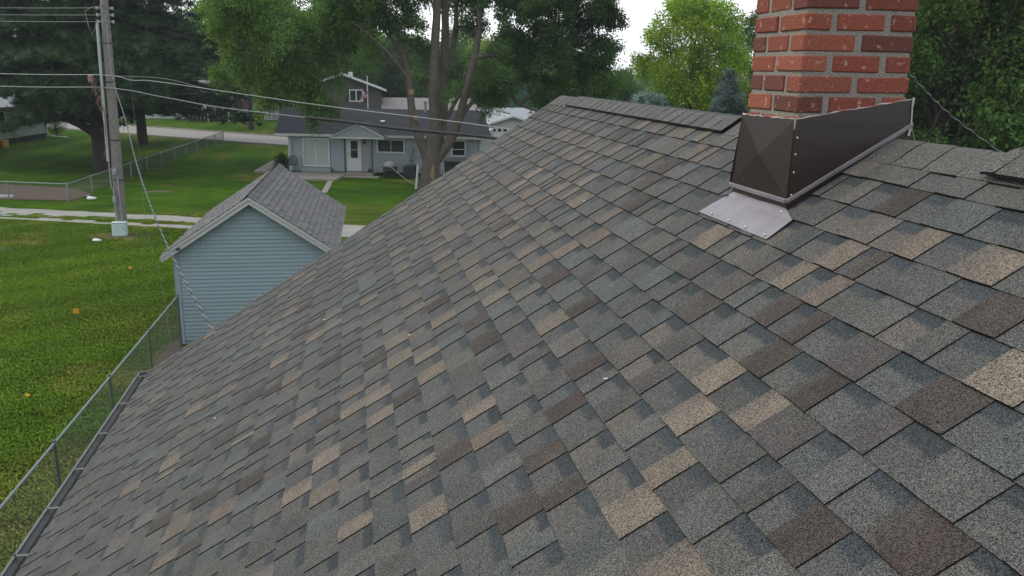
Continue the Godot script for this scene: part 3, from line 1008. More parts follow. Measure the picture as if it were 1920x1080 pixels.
func limb(mb: MB, a: Vector3, b: Vector3, r0: float, r1: float, sag := 0.0, wob := 0.06, steps := 6, sides := 6) -> Array:
	var path: Array = []
	var rr: Array = []
	var l := a.distance_to(b)
	for i in steps + 1:
		var t := float(i) / steps
		var p := a.lerp(b, t) + Vector3(0, sag * l * sin(t * PI), 0)
		if i > 0 and i < steps:
			p += rvec() * l * wob
		path.append(p)
		rr.append(lerpf(r0, r1, pow(t, 0.8)))
	mb.tube(path, rr, sides)
	return path

func broadleaf(called: String, label: String, at: Vector3, hgt: float, base: float, rx: float, col: Color, clu: Mesh, count: int, group := "", lobes := 16, trunk := 0.25, lobe_k := 0.42, size := 1.0) -> Node3D:
	at.y = ground_y(at.x, at.z)
	var t := thing(called, label, "tree", at, 0.0, group)
	origin = Vector3.ZERO
	var wood := MB.new()
	var cy := (hgt + base) * 0.5
	var ry := (hgt - base) * 0.5
	var top := Vector3(rnd(-0.3, 0.3), cy + ry * 0.3, rnd(-0.3, 0.3))
	limb(wood, Vector3(0, -0.1, 0), top, trunk, trunk * 0.4, 0.0, 0.012, 7, 9)
	part(t, "trunk", wood, M.dark_bark)
	var bm := MB.new()
	var where: Array = []
	var tint: Array = []
	var warm := lin(col.r * 1.5, col.g * 1.22, col.b * 0.8)
	for i in lobes:
		var d := rvec()
		d.y = lerpf(-0.85, 0.95, (i + 0.5) / lobes) + rnd(-0.1, 0.1)
		var flat := sqrt(maxf(0.05, 1.0 - minf(0.98, d.y * d.y)))
		var a := i * 2.39996 + rnd(-0.4, 0.4)
		var k := rnd(0.55, 0.92)
		var c := Vector3(cos(a) * flat * rx * k, cy + d.y * ry * 0.86, sin(a) * flat * rx * k)
		var lr := minf(rx, ry) * lobe_k * rnd(0.75, 1.25)
		limb(bm, Vector3(0, lerpf(base * 0.7, cy, rnd(0.1, 0.9)), 0).lerp(top, rnd(0.0, 0.4)), c, trunk * 0.32, trunk * 0.08, 0.06, 0.05, 5, 5)
		var lc := col.lerp(warm, rng.randf() * 0.6)
		lc = shade(lc, rnd(0.78, 1.22))
		for q in count / lobes:
			var v := rvec()
			var p := c + v * lr * pow(rng.randf(), 0.45) * Vector3(1.15, 0.85, 1.15)
			var b := Basis(rvec(), rng.randf() * TAU).scaled(Vector3.ONE * rnd(0.7, 1.25) * size)
			where.append(Transform3D(b, p))
			tint.append(shade(lc, rnd(0.6, 1.5)))
	part(t, "branches", bm, M.dark_bark)
	scatter(t, "crown", clu, M.leaf, where, tint)
	return t

func pine(called: String, label: String, at: Vector3, hgt: float, base: float, r: float, col: Color, clu: Mesh, per: float, group := "", trunk := 0.4, droop := 0.12, power := 0.75, top_r := 0.35) -> Node3D:
	at.y = ground_y(at.x, at.z)
	var t := thing(called, label, "tree", at, 0.0, group)
	origin = Vector3.ZERO
	var wood := MB.new()
	limb(wood, Vector3(0, -0.1, 0), Vector3(rnd(-0.3, 0.3), hgt, rnd(-0.3, 0.3)), trunk, trunk * 0.12, 0.0, 0.004, 8, 10)
	part(t, "trunk", wood, M.dark_bark)
	var bm := MB.new()
	var where: Array = []
	var tint: Array = []
	var y := base
	var light := lin(col.r * 1.5, col.g * 1.45, col.b * 1.15)
	while y < hgt - 0.2:
		var f := (y - base) / (hgt - base)
		var n := 5 if r > 2.5 else 6
		var a0 := rng.randf() * TAU
		for k in n:
			var l := r * pow(1.0 - f, power) * rnd(0.6, 1.1) + top_r * 0.4
			if f < 0.06:
				l *= 0.75 + 4.0 * f
			var a := a0 + TAU * k / n + rnd(-0.3, 0.3)
			var tip := Vector3(cos(a) * l, y - droop * l + rnd(-0.2, 0.3) * l * 0.5, sin(a) * l)
			var path := limb(bm, Vector3(0, y, 0), tip, trunk * 0.22 * (1.0 - f * 0.7), 0.012, 0.05, 0.03, 4, 4)
			var m := int(l * per * (1.5 - f * 0.3)) + 3
			var hue := shade(col.lerp(light, rng.randf() * 0.7), rnd(0.5, 1.5))
			for q in m:
				var s := pow(rnd(0.12, 1.0), 0.75)
				var p := Vector3(0, y, 0).lerp(tip, s)
				var side := l * 0.32 * sin(s * 2.6) + 0.08
				var across := Vector3(-sin(a), 0, cos(a)) * rnd(-side, side)
				p += across + Vector3(0, rnd(-0.1, 0.22) + 0.05 * l * sin(s * PI), 0)
				var b := Basis(Vector3(rnd(-0.6, 0.6), 1, rnd(-0.6, 0.6)).normalized(), rng.randf() * TAU).scaled(Vector3.ONE * rnd(0.7, 1.3))
				where.append(Transform3D(b, p))
				tint.append(shade(hue, rnd(0.65, 1.55)))
		y += rnd(0.42, 0.62) * (1.0 if r > 2.5 else 0.62)
	part(t, "boughs", bm, M.dark_bark)
	scatter(t, "crown", clu, M.needle, where, tint)
	return t

func big_tree() -> void:
	# the many-stemmed old tree before the pale blue house
	var at := Vector3(4.05, 0, -44.2)
	var t := thing("old_tree", "tall many-stemmed old tree with a scarred trunk before the pale blue house", "tree", at)
	var w := MB.new()
	var held := [w]
	var stem := func(path: Array, radii: Array, sides := 12) -> void:
		var fine: Array = []
		var rr: Array = []
		for i in path.size() - 1:
			var n := 4
			for k in n:
				var f := float(k) / n
				var p0: Vector3 = path[maxi(i - 1, 0)]
				var p1: Vector3 = path[i]
				var p2: Vector3 = path[i + 1]
				var p3: Vector3 = path[mini(i + 2, path.size() - 1)]
				fine.append(p1.cubic_interpolate(p2, p0, p3, f) + rvec() * 0.012)
				rr.append(lerpf(radii[i], radii[i + 1], f) * rnd(0.96, 1.05))
		fine.append(path[-1])
		rr.append(radii[-1])
		(held[0] as MB).tube(fine, rr, sides)
	stem.call([Vector3(4.02, -0.2, -44.2), Vector3(4.05, 0.25, -44.2), Vector3(4.1, 1.0, -44.2), Vector3(4.2, 1.9, -44.2), Vector3(4.28, 2.7, -44.2)], [0.66, 0.54, 0.47, 0.46, 0.36])
	stem.call([Vector3(4.1, 1.3, -44.2), Vector3(3.62, 2.35, -44.1), Vector3(3.22, 3.6, -44.0), Vector3(3.1, 4.9, -44.1)], [0.30, 0.24, 0.2, 0.18])
	stem.call([Vector3(4.25, 1.8, -44.1), Vector3(4.35, 3.0, -43.95), Vector3(4.25, 5.0, -43.9), Vector3(4.35, 7.2, -44.0), Vector3(4.5, 9.6, -44.2), Vector3(4.4, 13, -44.4)], [0.34, 0.29, 0.26, 0.22, 0.2, 0.1])
	stem.call([Vector3(4.35, 2.0, -44.4), Vector3(4.72, 3.4, -44.6), Vector3(4.82, 5.2, -44.8), Vector3(4.95, 7.0, -44.9), Vector3(5.0, 9.6, -45), Vector3(5.2, 13, -45)], [0.34, 0.3, 0.27, 0.22, 0.18, 0.08])
	stem.call([Vector3(4.4, 1.5, -44.2), Vector3(5.0, 2.3, -44.1), Vector3(5.45, 3.3, -43.9), Vector3(5.8, 4.6, -43.8), Vector3(6.2, 6.2, -43.8), Vector3(6.55, 8.0, -43.9), Vector3(6.6, 10, -44), Vector3(6.9, 12.5, -44)], [0.32, 0.27, 0.22, 0.2, 0.19, 0.17, 0.14, 0.06])
	stem.call([Vector3(4.9, 5.4, -44.8), Vector3(5.3, 6.7, -45), Vector3(5.55, 8.2, -45.2), Vector3(5.6, 10.5, -45.4)], [0.2, 0.17, 0.14, 0.07])
	part(t, "trunk", w, M.trunk_bark)
	w = MB.new()
	held[0] = w
	# left limbs fanning from the pruned stem
	stem.call([Vector3(3.1, 4.8, -44.1), Vector3(2.95, 6.0, -44.1), Vector3(2.4, 7.2, -44.3), Vector3(1.4, 8.3, -44.6), Vector3(0.0, 9.3, -45)], [0.18, 0.15, 0.11, 0.08, 0.03], 8)
	stem.call([Vector3(3.0, 5.5, -44.1), Vector3(2.4, 6.3, -43.8), Vector3(1.5, 7.2, -43.6), Vector3(0.5, 8.0, -43.4), Vector3(-1.0, 8.6, -43.2)], [0.12, 0.10, 0.08, 0.06, 0.02], 8)
	stem.call([Vector3(2.95, 5.8, -44.1), Vector3(2.6, 7.4, -44.0), Vector3(1.9, 8.9, -44.1), Vector3(1.0, 10.5, -44)], [0.12, 0.09, 0.07, 0.03], 8)
	stem.call([Vector3(2.9, 6.0, -44.1), Vector3(3.15, 6.9, -44.2), Vector3(3.7, 7.15, -44.3), Vector3(4.2, 7.0, -44.3)], [0.08, 0.06, 0.05, 0.04], 6)
	# right limbs
	stem.call([Vector3(6.3, 6.6, -43.8), Vector3(7.4, 6.75, -43.6), Vector3(8.6, 6.75, -43.5), Vector3(9.4, 7.2, -43.4), Vector3(10.6, 7.6, -43.2), Vector3(12.3, 7.5, -43)], [0.15, 0.13, 0.11, 0.08, 0.06, 0.02], 8)
	stem.call([Vector3(8.6, 4.35, -43.6), Vector3(9.4, 5.0, -43.5), Vector3(9.75, 6.0, -43.4), Vector3(10.3, 7.2, -43.3), Vector3(10.8, 8.6, -43.2)], [0.10, 0.09, 0.07, 0.05, 0.02], 8)
	stem.call([Vector3(5.5, 3.4, -43.9), Vector3(6.6, 4.9, -43.7), Vector3(7.6, 5.3, -43.6), Vector3(8.6, 4.35, -43.6), Vector3(9.6, 4.0, -43.5)], [0.12, 0.1, 0.1, 0.1, 0.03], 8)
	stem.call([Vector3(8.0, 6.75, -43.5), Vector3(8.5, 7.8, -43.5), Vector3(8.9, 9.0, -43.5)], [0.06, 0.05, 0.02], 6)
	stem.call([Vector3(5.0, 3.6, -44.4), Vector3(5.8, 4.9, -44.6), Vector3(6.9, 5.6, -44.9), Vector3(7.7, 5.9, -45)], [0.11, 0.09, 0.06, 0.02], 6)
	for i in 26:
		# long bare twigs hanging in the left of the crown
		var p := Vector3(rnd(-5.5, 1.8), rnd(6.5, 9.3), rnd(-46, -42.5))
		stem.call([p, p + Vector3(rnd(-0.2, 0.2), -0.7, rnd(-0.1, 0.1)), p + Vector3(rnd(-0.4, 0.3), rnd(-2.4, -1.2), 0)], [0.012, 0.009, 0.004], 4)
	part(t, "branches", w, M.trunk_bark)
	# pruned stubs and the long scar down the bark
	for q in [[Vector3(3.14, 4.86, -43.92), Vector3(0.03, 0.1, 1)], [Vector3(3.34, 3.6, -43.8), Vector3(0.5, 0.05, 1)]]:
		var s := MB.new()
		var d: Vector3 = (q[1] as Vector3).normalized()
		s.cyl(q[0] - d * 0.1, q[0] + d * 0.09, 0.15, 12)
		part(t, "cut_stub", s, M.bare_wood)
	var sc := MB.new()
	var n := 9
	for i in n:
		var f0 := float(i) / n
		var f1 := float(i + 1) / n
		var e := func(f: float, sd: float) -> Vector3:
			var hw := 0.10 * sin(PI * clampf(f, 0.02, 0.98)) + 0.012
			var rad := lerpf(0.55, 0.475, f)
			return Vector3(4.13 + sd * hw + 0.06 * f + 0.01 * sin(f * 9.0), 0.15 + f * 1.15, -44.2 + rad * 0.995 + (0.012 if absf(sd) < 0.1 else -0.02))
		sc.quad(e.call(f0, -1), e.call(f0, 0), e.call(f1, 0), e.call(f1, -1))
		sc.quad(e.call(f0, 0), e.call(f0, 1), e.call(f1, 1), e.call(f1, 0))
	part(t, "bark_scar", sc, M.bare_wood)
	# crown: sprays of small leaves grouped in drooping masses
	var sprays := [leaf_cluster(26, 0.32, 0.125, 0.05, 0.9, 1.5), leaf_cluster(24, 0.30, 0.13, 0.06, 0.5, 0.9)]
	var masses := []
	# x, y, z, radius, share, hang
	for q in [[-4.6, 8.4, -44, 1.5, 1.0, 1.0], [-3.2, 8.9, -45, 1.5, 1.0, 1.0], [-2.4, 7.4, -43.4, 1.25, 1.0, 1.2], [-1.2, 8.6, -44.2, 1.5, 1.0, 1.0], [-3.6, 6.6, -44.4, 1.15, 0.9, 1.3], [-1.7, 6.3, -43.6, 1.1, 1.0, 1.4], [-2.6, 5.4, -44, 0.95, 0.7, 1.5], [-0.6, 7.6, -44, 1.1, 1.0, 1.0], [-1.9, 4.6, -44, 0.6, 0.35, 1.6], [-1.7, 5.0, -43.8, 0.75, 0.5, 1.6], [-3.5, 4.9, -44.2, 0.75, 0.5, 1.4], [0.6, 8.6, -44, 1.1, 0.8, 1.0], [-5.6, 7.2, -44.5, 0.95, 0.6, 1.2], [-5.2, 9.5, -45, 1.3, 0.9, 1.0], [-0.9, 3.95, -43.7, 0.4, 0.16, 1.8], [-1.7, 3.55, -43.7, 0.3, 0.1, 1.8],
			[2.0, 9.6, -44.3, 1.0, 0.55, 0.6], [2.9, 9.0, -44.8, 0.8, 0.4, 0.6], [4.6, 9.4, -45.4, 0.9, 0.5, 0.6], [6.4, 9.0, -45.2, 0.9, 0.5, 0.6], [1.4, 8.3, -44.6, 0.7, 0.3, 0.6], [3.4, 9.9, -44, 1.0, 0.5, 0.6], [2.4, 8.1, -44.4, 0.8, 0.25, 0.6], [3.5, 8.0, -43.8, 0.7, 0.28, 0.6], [5.8, 9.8, -44.6, 1.0, 0.5, 0.6], [3.8, 6.9, -44.4, 0.5, 0.12, 0.6], [5.9, 8.2, -44.5, 0.7, 0.25, 0.6], [1.6, 6.6, -43.6, 0.55, 0.12, 0.8], [5.4, 6.2, -45, 0.6, 0.2, 0.7], [1.0, 7.6, -44, 0.7, 0.22, 0.8],
			[7.4, 9.2, -44, 1.2, 0.9, 0.6], [8.8, 8.6, -43.6, 1.2, 0.95, 0.6], [10.4, 9.0, -43.2, 1.3, 1.0, 0.6], [11.8, 8.2, -43.2, 1.15, 0.95, 0.6], [12.3, 9.3, -43, 1.1, 0.8, 0.6], [10.9, 7.0, -43.4, 1.0, 0.8, 0.7], [9.2, 7.0, -43.8, 0.85, 0.5, 0.7], [12.3, 6.4, -43.2, 0.9, 0.65, 0.7], [11.4, 5.6, -43.6, 0.9, 0.6, 0.8], [12.6, 5.2, -43.4, 0.75, 0.45, 0.8], [13.6, 5.7, -43.2, 0.45, 0.14, 0.8], [7.6, 7.4, -43.6, 0.6, 0.22, 0.7], [8.0, 5.5, -43.6, 0.75, 0.4, 1.2], [6.6, 5.4, -43.4, 0.7, 0.35, 1.2], [9.9, 5.9, -43.8, 0.8, 0.35, 0.8], [10.2, 4.8, -43.6, 0.8, 0.4, 1.0], [7.1, 4.4, -43.2, 0.55, 0.22, 1.4], [8.9, 9.9, -44, 1.2, 0.8, 0.6], [13.0, 8.7, -43.0, 0.7, 0.4, 0.6], [13.1, 7.3, -43.1, 0.6, 0.3, 0.6], [10.9, 10.2, -43.4, 1.2, 0.8, 0.6], [4.8, 4.9, -43.2, 0.35, 0.06, 1.0]]:
		masses.append(q)
	for i in 44:
		var mx := rnd(-5.8, 1.2)
		masses.append([mx, rnd(5.2 if mx < -1.2 else 7.6, 9.8), rnd(-46.0, -42.4), rnd(0.3, 0.6), rnd(0.12, 0.3), rnd(0.9, 1.8)])
	for i in 46:
		masses.append([rnd(6.8, 13.2), rnd(4.6, 10.0), rnd(-45.0, -42.2), rnd(0.3, 0.6), rnd(0.1, 0.24), rnd(0.5, 0.7)])
	for kind in 2:
		var where: Array = []
		var tint: Array = []
		for q in masses:
			var hang: float = q[5]
			if (hang > 0.75) != (kind == 0):
				continue
			var cnt := int(300.0 * q[4] * (1.0 if kind == 0 else 1.0))
			var lc := shade(lin(0.088, 0.154, 0.042) if kind == 0 else lin(0.067, 0.119, 0.045), rnd(0.6, 1.4))
			# the leftmost masses carry more yellow in the leaf
			if q[0] < -3.0:
				lc = lc.lerp(lin(0.149, 0.236, 0.052), 0.55)
			var subs: Array = []
			for i in 9:
				subs.append(rvec() * q[3] * rnd(0.35, 1.25))
			for i in cnt:
				var p: Vector3 = Vector3(q[0], q[1], q[2]) + subs[rng.randi() % 9] + rvec() * q[3] * 0.40 * pow(rng.randf(), 0.5)
				p.y -= hang * 0.35 * pow(rng.randf(), 2.0) * q[3]
				var b := Basis(Vector3.UP, rng.randf() * TAU) * Basis(Vector3.RIGHT, rnd(-0.5, 0.5))
				where.append(Transform3D(b.scaled(Vector3.ONE * rnd(0.7, 1.3)), p - at))
				tint.append(shade(lc, rnd(0.5, 1.65)))
		origin = Vector3.ZERO
		scatter(t, "crown", sprays[kind], M.leaf, where, tint)

# ---------------------------------------------------------------- buildings
func boards(mb: MB, x0: float, x1: float, y0: float, y1: float, z: float, step: float, lip := 0.014) -> void:
	# lap siding on a wall that faces +z
	var y := y0
	while y < y1 - 0.005:
		var t := minf(y + step, y1)
		board(mb, x0, x1, x0, x1, y, t, z, lip)
		y += step

func board(mb: MB, xa: float, xb: float, xc: float, xd: float, y: float, t: float, z: float, lip: float) -> void:
	mb.quad(Vector3(xa, y, z + lip), Vector3(xb, y, z + lip), Vector3(xd, t, z + 0.002), Vector3(xc, t, z + 0.002))
	mb.quad(Vector3(xa, y, z), Vector3(xb, y, z), Vector3(xb, y, z + lip), Vector3(xa, y, z + lip))
	mb.tri(Vector3(xa, y, z), Vector3(xa, y, z + lip), Vector3(xc, t, z + 0.001), Color.WHITE, Color.WHITE, Color.WHITE)
	mb.tri(Vector3(xb, y, z + lip), Vector3(xb, y, z), Vector3(xd, t, z + 0.001), Color.WHITE, Color.WHITE, Color.WHITE)

func slope_courses(mb: MB, a: Vector3, b: Vector3, c: Vector3, d: Vector3, step: float, tab: float, col: Color, lip := 0.008, vary := 0.16) -> void:
	# a eave start, b eave end, c ridge end, d ridge start; courses of tabs that lap down the slope
	var up := (d - a).cross(b - a).normalized()
	if up.y < 0.0:
		up = -up
	var n := maxi(1, int(round(a.distance_to(d) / step)))
	for i in n:
		var f0 := float(i) / n
		var f1 := float(i + 1) / n
		var p0 := a.lerp(d, f0)
		var p1 := b.lerp(c, f0)
		var q0 := a.lerp(d, f1)
		var q1 := b.lerp(c, f1)
		var m := maxi(1, int(round(p0.distance_to(p1) / tab)))
		var edge := [0.0]
		for k in range(1, m):
			edge.append((k + rnd(-0.35, 0.35)) / m)
		edge.append(1.0)
		for k in m:
			var s0: float = edge[k]
			var s1: float = edge[k + 1]
			var h := lip * rnd(0.6, 1.3)
			var cl := shade(col, rnd(1.0 - vary, 1.0 + vary))
			var e0 := p0.lerp(p1, s0) + up * h
			var e1 := p0.lerp(p1, s1) + up * h
			var g0 := q0.lerp(q1, s0) + up * h * 0.15
			var g1 := q0.lerp(q1, s1) + up * h * 0.15
			var facing := (e1 - e0).cross(g0 - e0).dot(up) > 0.0
			if facing:
				mb.quad(e0, e1, g1, g0, cl)
				mb.quad(e0 - up * h, e1 - up * h, e1, e0, shade(cl, 0.4))
			else:
				mb.quad(e1, e0, g0, g1, cl)
				mb.quad(e1 - up * h, e0 - up * h, e0, e1, shade(cl, 0.4))

func slab(mb: MB, a: Vector3, b: Vector3, c: Vector3, d: Vector3, t: float) -> void:
	mb.poly([a, b, c, d], Vector3(0, -t, 0))

func frame_rect(mb: MB, x0: float, x1: float, y0: float, y1: float, z: float, w: float, depth: float) -> void:
	mb.box(Vector3(x0 + w / 2, (y0 + y1) / 2, z), Vector3(w, y1 - y0, depth))
	mb.box(Vector3(x1 - w / 2, (y0 + y1) / 2, z), Vector3(w, y1 - y0, depth))
	mb.box(Vector3((x0 + x1) / 2, y1 - w / 2, z), Vector3(x1 - x0 - 2 * w, w, depth))
	mb.box(Vector3((x0 + x1) / 2, y0 + w / 2, z), Vector3(x1 - x0 - 2 * w, w, depth))

func pane(parent: Node3D, x0: float, x1: float, y0: float, y1: float, z: float, back := "black_rubber") -> void:
	var g := MB.new()
	g.box(Vector3((x0 + x1) / 2, (y0 + y1) / 2, z), Vector3(x1 - x0, y1 - y0, 0.01))
	part(parent, "pane", g, M.window_glass if back == "black_rubber" else M[back])

func blue_house() -> void:
	var h := thing("ranch_house", "pale blue single-storey house with dark roof and a small porch gable", "house", Vector3(-3.48, 0, -51.58), -0.2618)
	var w := MB.new()
	w.poly([Vector3(0, 0.12, -0.03), Vector3(11.27, 0.12, -0.03), Vector3(11.27, 2.3, -0.03), Vector3(0, 2.3, -0.03)], Vector3(0, 0, -7.3))
	var wall := part(h, "wall", w, M.siding)
	var b := MB.new()
	boards(b, 0.07, 11.2, 0.16, 2.2, -0.028, 0.1275, 0.02)
	part(wall, "siding", b, M.siding, "stuff")
	b = MB.new()
	for x in [0.035, 11.235]:
		b.box(Vector3(x, 1.17, -0.005), Vector3(0.075, 2.05, 0.05))
	part(wall, "corner_trim", b, M.white_paint)
	b = MB.new()
	b.box(Vector3(5.63, 0.06, -3.6), Vector3(11.1, 0.2, 6.9))
	part(h, "foundation", b, M.dirt_sludge)
	# roof
	var r := MB.new()
	var el := Vector3(-0.57, 2.30, 0.5)
	var er := Vector3(11.93, 2.30, 0.5)
	var dr := Vector3(11.05, 3.60, -3.2)
	var dl := Vector3(-1.60, 3.60, -3.78)
	var bl := Vector3(-2.4, 2.30, -7.6)
	var br := Vector3(10.3, 2.30, -7.2)
	slab(r, el, er, dr, dl, 0.1)
	slab(r, dl, dr, br, bl, 0.1)
	var roof := part(h, "roof", r, M.white_paint)
	var sc := MB.new()
	slope_courses(sc, el + Vector3(0, 0.004, 0.02), er + Vector3(0, 0.004, 0.02), dr + Vector3(0, 0.004, 0), dl + Vector3(0, 0.004, 0), 0.143, 0.30, lin(0.030, 0.034, 0.046), 0.009, 0.25)
	slope_courses(sc, bl + Vector3(0, 0.004, -0.02), br + Vector3(0, 0.004, -0.02), dr + Vector3(0, 0.004, 0), dl + Vector3(0, 0.004, 0), 0.143, 0.30, lin(0.030, 0.034, 0.046), 0.009, 0.25)
	part(roof, "shingle_courses", sc, M.dark_asphalt_roof, "stuff")
	# soffit, gutters, downspouts
	for q in [[-0.6, 2.72], [5.9, 11.98]]:
		var g := MB.new()
		var p := [Vector3(q[0], 2.17, 0.47), Vector3(q[0], 2.17, 0.57), Vector3(q[0], 2.29, 0.60), Vector3(q[0], 2.29, 0.585), Vector3(q[0], 2.185, 0.555), Vector3(q[0], 2.185, 0.485), Vector3(q[0], 2.29, 0.485), Vector3(q[0], 2.29, 0.47)]
		g.poly(p, Vector3(q[1] - q[0], 0, 0))
		part(h, "gutter", g, M.white_paint)
	var sf := MB.new()
	sf.box(Vector3(5.65, 2.19, 0.22), Vector3(12.2, 0.02, 0.5))
	part(h, "soffit", sf, M.white_paint)
	for x in [0.17, 11.0]:
		var d := MB.new()
		d.tube([Vector3(x - 0.02, 2.18, 0.5), Vector3(x - 0.02, 2.1, 0.42), Vector3(x, 1.92, 0.06), Vector3(x, 0.25, 0.06), Vector3(x, 0.16, 0.2)], [0.04], 6)
		part(h, "downspout", d, M.white_paint)
	# roof furniture
	var v := MB.new()
	v.cyl(Vector3(7.55, 3.35, -3.0), Vector3(7.55, 4.0, -3.0), 0.085, 12)
	v.cyl(Vector3(7.55, 4.0, -3.0), Vector3(7.55, 4.12, -3.0), 0.12, 12)
	part(roof, "flue_pipe", v, M.grey_metal)
	v = MB.new()
	v.cyl(Vector3(7.2, 2.55, -0.9), Vector3(7.2, 3.0, -0.9), 0.05, 10)
	part(roof, "vent_pipe", v, M.dark_metal)
	v = MB.new()
	v.cyl(Vector3(7.2, 2.70, -0.9), Vector3(7.2, 2.83, -0.9), 0.11, 10)
	part(roof, "pipe_collar", v, M.white_paint)
	v = MB.new()
	v.box(Vector3(5.3, 2.98, -1.3), Vector3(0.24, 0.05, 0.16), Basis(Vector3.RIGHT, 0.33))
	part(roof, "vent_cap", v, M.white_paint)
	# porch gable with its posts
	var pg := MB.new()
	var ax := Vector3(4.42, 2.92, 1.02)
	var lx := Vector3(2.78, 2.17, 1.02)
	var rx := Vector3(5.90, 2.17, 1.02)
	pg.poly([lx, rx, ax], Vector3(0, 0, -0.12))
	var gable := part(h, "porch_gable", pg, M.siding)
	var gb := MB.new()
	for i in 6:
		var f0 := i / 6.0
		var f1 := (i + 1) / 6.0
		var a0 := lx.lerp(ax, f0)
		var a1 := lx.lerp(ax, f1)
		var b0 := rx.lerp(ax, f0)
		var b1 := rx.lerp(ax, f1)
		board(gb, a0.x, b0.x, a1.x, b1.x, a0.y, a1.y, 1.022, 0.02)
	part(gable, "siding", gb, M.siding, "stuff")
	var pr := MB.new()
	slope_courses(pr, Vector3(2.66, 2.15, 1.12), Vector3(2.66, 2.15, -0.3), Vector3(4.42, 2.97, -1.9), Vector3(4.42, 2.97, 1.12), 0.14, 0.3, lin(0.030, 0.034, 0.046), 0.009)
	slope_courses(pr, Vector3(6.02, 2.15, 1.12), Vector3(6.02, 2.15, -0.3), Vector3(4.42, 2.97, -1.9), Vector3(4.42, 2.97, 1.12), 0.14, 0.3, lin(0.030, 0.034, 0.046), 0.009)
	part(gable, "shingle_courses", pr, M.dark_asphalt_roof, "stuff")
	var pt := MB.new()
	for e in [[lx, ax], [rx, ax]]:
		var p: Vector3 = e[0]
		var q: Vector3 = e[1]
		pt.poly([p + Vector3(0, 0.0, 0.02), q + Vector3(0, 0.0, 0.02), q + Vector3(0, 0.055, 0.02), p + Vector3(0, 0.055, 0.02)], Vector3(0, 0, 0.06))
	pt.box(Vector3(4.34, 2.155, 1.0), Vector3(3.2, 0.06, 0.14))
	part(gable, "trim", pt, M.white_paint)
	for x in [3.58, 5.15]:
		var p := MB.new()
		p.box(Vector3(x, 1.09, 0.9), Vector3(0.07, 2.1, 0.07))
		part(h, "porch_post", p, M.dark_metal)
	var st := MB.new()
	st.soft_box(Vector3(4.36, 0.09, 0.62), Vector3(1.75, 0.17, 1.1), 0.02)
	part(h, "porch_step", st, M.concrete)
	st = MB.new()
	st.soft_box(Vector3(4.6, 0.03, 1.55), Vector3(2.2, 0.08, 0.5), 0.02)
	part(h, "path_slab", st, M.concrete)
	# sliding door
	var f := MB.new()
	frame_rect(f, 0.86, 2.45, 0.40, 2.02, 0.02, 0.075, 0.09)
	f.box(Vector3(1.655, 1.21, 0.03), Vector3(0.055, 1.5, 0.07))
	var door := part(h, "sliding_door", f, M.white_paint)
	pane(door, 0.93, 1.63, 0.47, 1.95, 0.012, "curtain")
	pane(door, 1.68, 2.38, 0.47, 1.95, 0.018, "curtain")
	f = MB.new()
	f.box(Vector3(0.92, 1.2, 0.07), Vector3(0.025, 0.12, 0.03))
	part(door, "handle", f, M.dark_metal)
	f = MB.new()
	f.soft_box(Vector3(1.68, 0.24, 0.18), Vector3(1.75, 0.24, 0.34), 0.02)
	part(h, "door_step", f, M.grey_metal)
	# storm door
	f = MB.new()
	f.box(Vector3(3.90, 1.14, 0.01), Vector3(0.74, 1.80, 0.05))
	var front := part(h, "storm_door", f, M.white_paint)
	pane(front, 3.70, 4.10, 1.42, 1.92, 0.042)
	pane(front, 3.70, 4.10, 0.94, 1.39, 0.042)
	f = MB.new()
	frame_rect(f, 3.48, 4.32, 0.2, 2.1, 0.0, 0.05, 0.08)
	part(front, "door_frame", f, M.white_paint)
	f = MB.new()
	f.box(Vector3(3.6, 1.16, 0.05), Vector3(0.03, 0.12, 0.04))
	part(front, "handle", f, M.dark_metal)
	f = MB.new()
	f.box(Vector3(4.50, 1.86, 0.06), Vector3(0.09, 0.2, 0.12))
	f.cyl(Vector3(4.50, 1.96, 0.06), Vector3(4.50, 2.0, 0.06), 0.03, 8)
	part(h, "porch_light", f, M.dark_metal)
	# windows
	for q in [[5.22, 6.88, 1.26, 2.08], [9.55, 10.42, 1.14, 2.1]]:
		f = MB.new()
		frame_rect(f, q[0], q[1], q[2], q[3], 0.02, 0.085, 0.08)
		if q[0] > 9.0:
			f.box(Vector3((q[0] + q[1]) / 2, 1.56, 0.02), Vector3(q[1] - q[0] - 0.17, 0.04, 0.05))
		else:
			f.box(Vector3((q[0] + q[1]) / 2, (q[2] + q[3]) / 2, 0.012), Vector3(0.03, q[3] - q[2] - 0.17, 0.03))
		var win := part(h, "window", f, M.white_paint)
		pane(win, q[0] + 0.08, q[1] - 0.08, q[2] + 0.08, q[3] - 0.08, 0.0)
	# meter, conduit and boxes on the wall
	f = MB.new()
	f.cyl(Vector3(7.22, 1.50, 0.0), Vector3(7.22, 1.50, 0.16), 0.15, 14)
	f.box(Vector3(7.22, 1.40, 0.05), Vector3(0.26, 0.44, 0.1))
	var meter := part(h, "electric_meter", f, M.grey_metal)
	f = MB.new()
	f.cyl(Vector3(7.2, 1.2, 0.06), Vector3(7.24, 0.7, 0.06), 0.03, 8)
	f.cyl(Vector3(7.36, 1.0, 0.06), Vector3(7.36, 0.6, 0.06), 0.022, 8)
	f.tube([Vector3(7.36, 1.0, 0.06), Vector3(7.4, 1.05, 0.06), Vector3(7.7, 1.05, 0.06)], [0.022], 8)
	f.box(Vector3(7.72, 1.08, 0.06), Vector3(0.16, 0.1, 0.08))
	f.box(Vector3(7.12, 0.86, 0.05), Vector3(0.12, 0.2, 0.08))
	part(meter, "conduit", f, M.grey_metal)
	# patio and walk
	var p := MB.new()
	p.soft_box(Vector3(1.6, 0.05, 1.85), Vector3(4.2, 0.14, 3.1), 0.02)
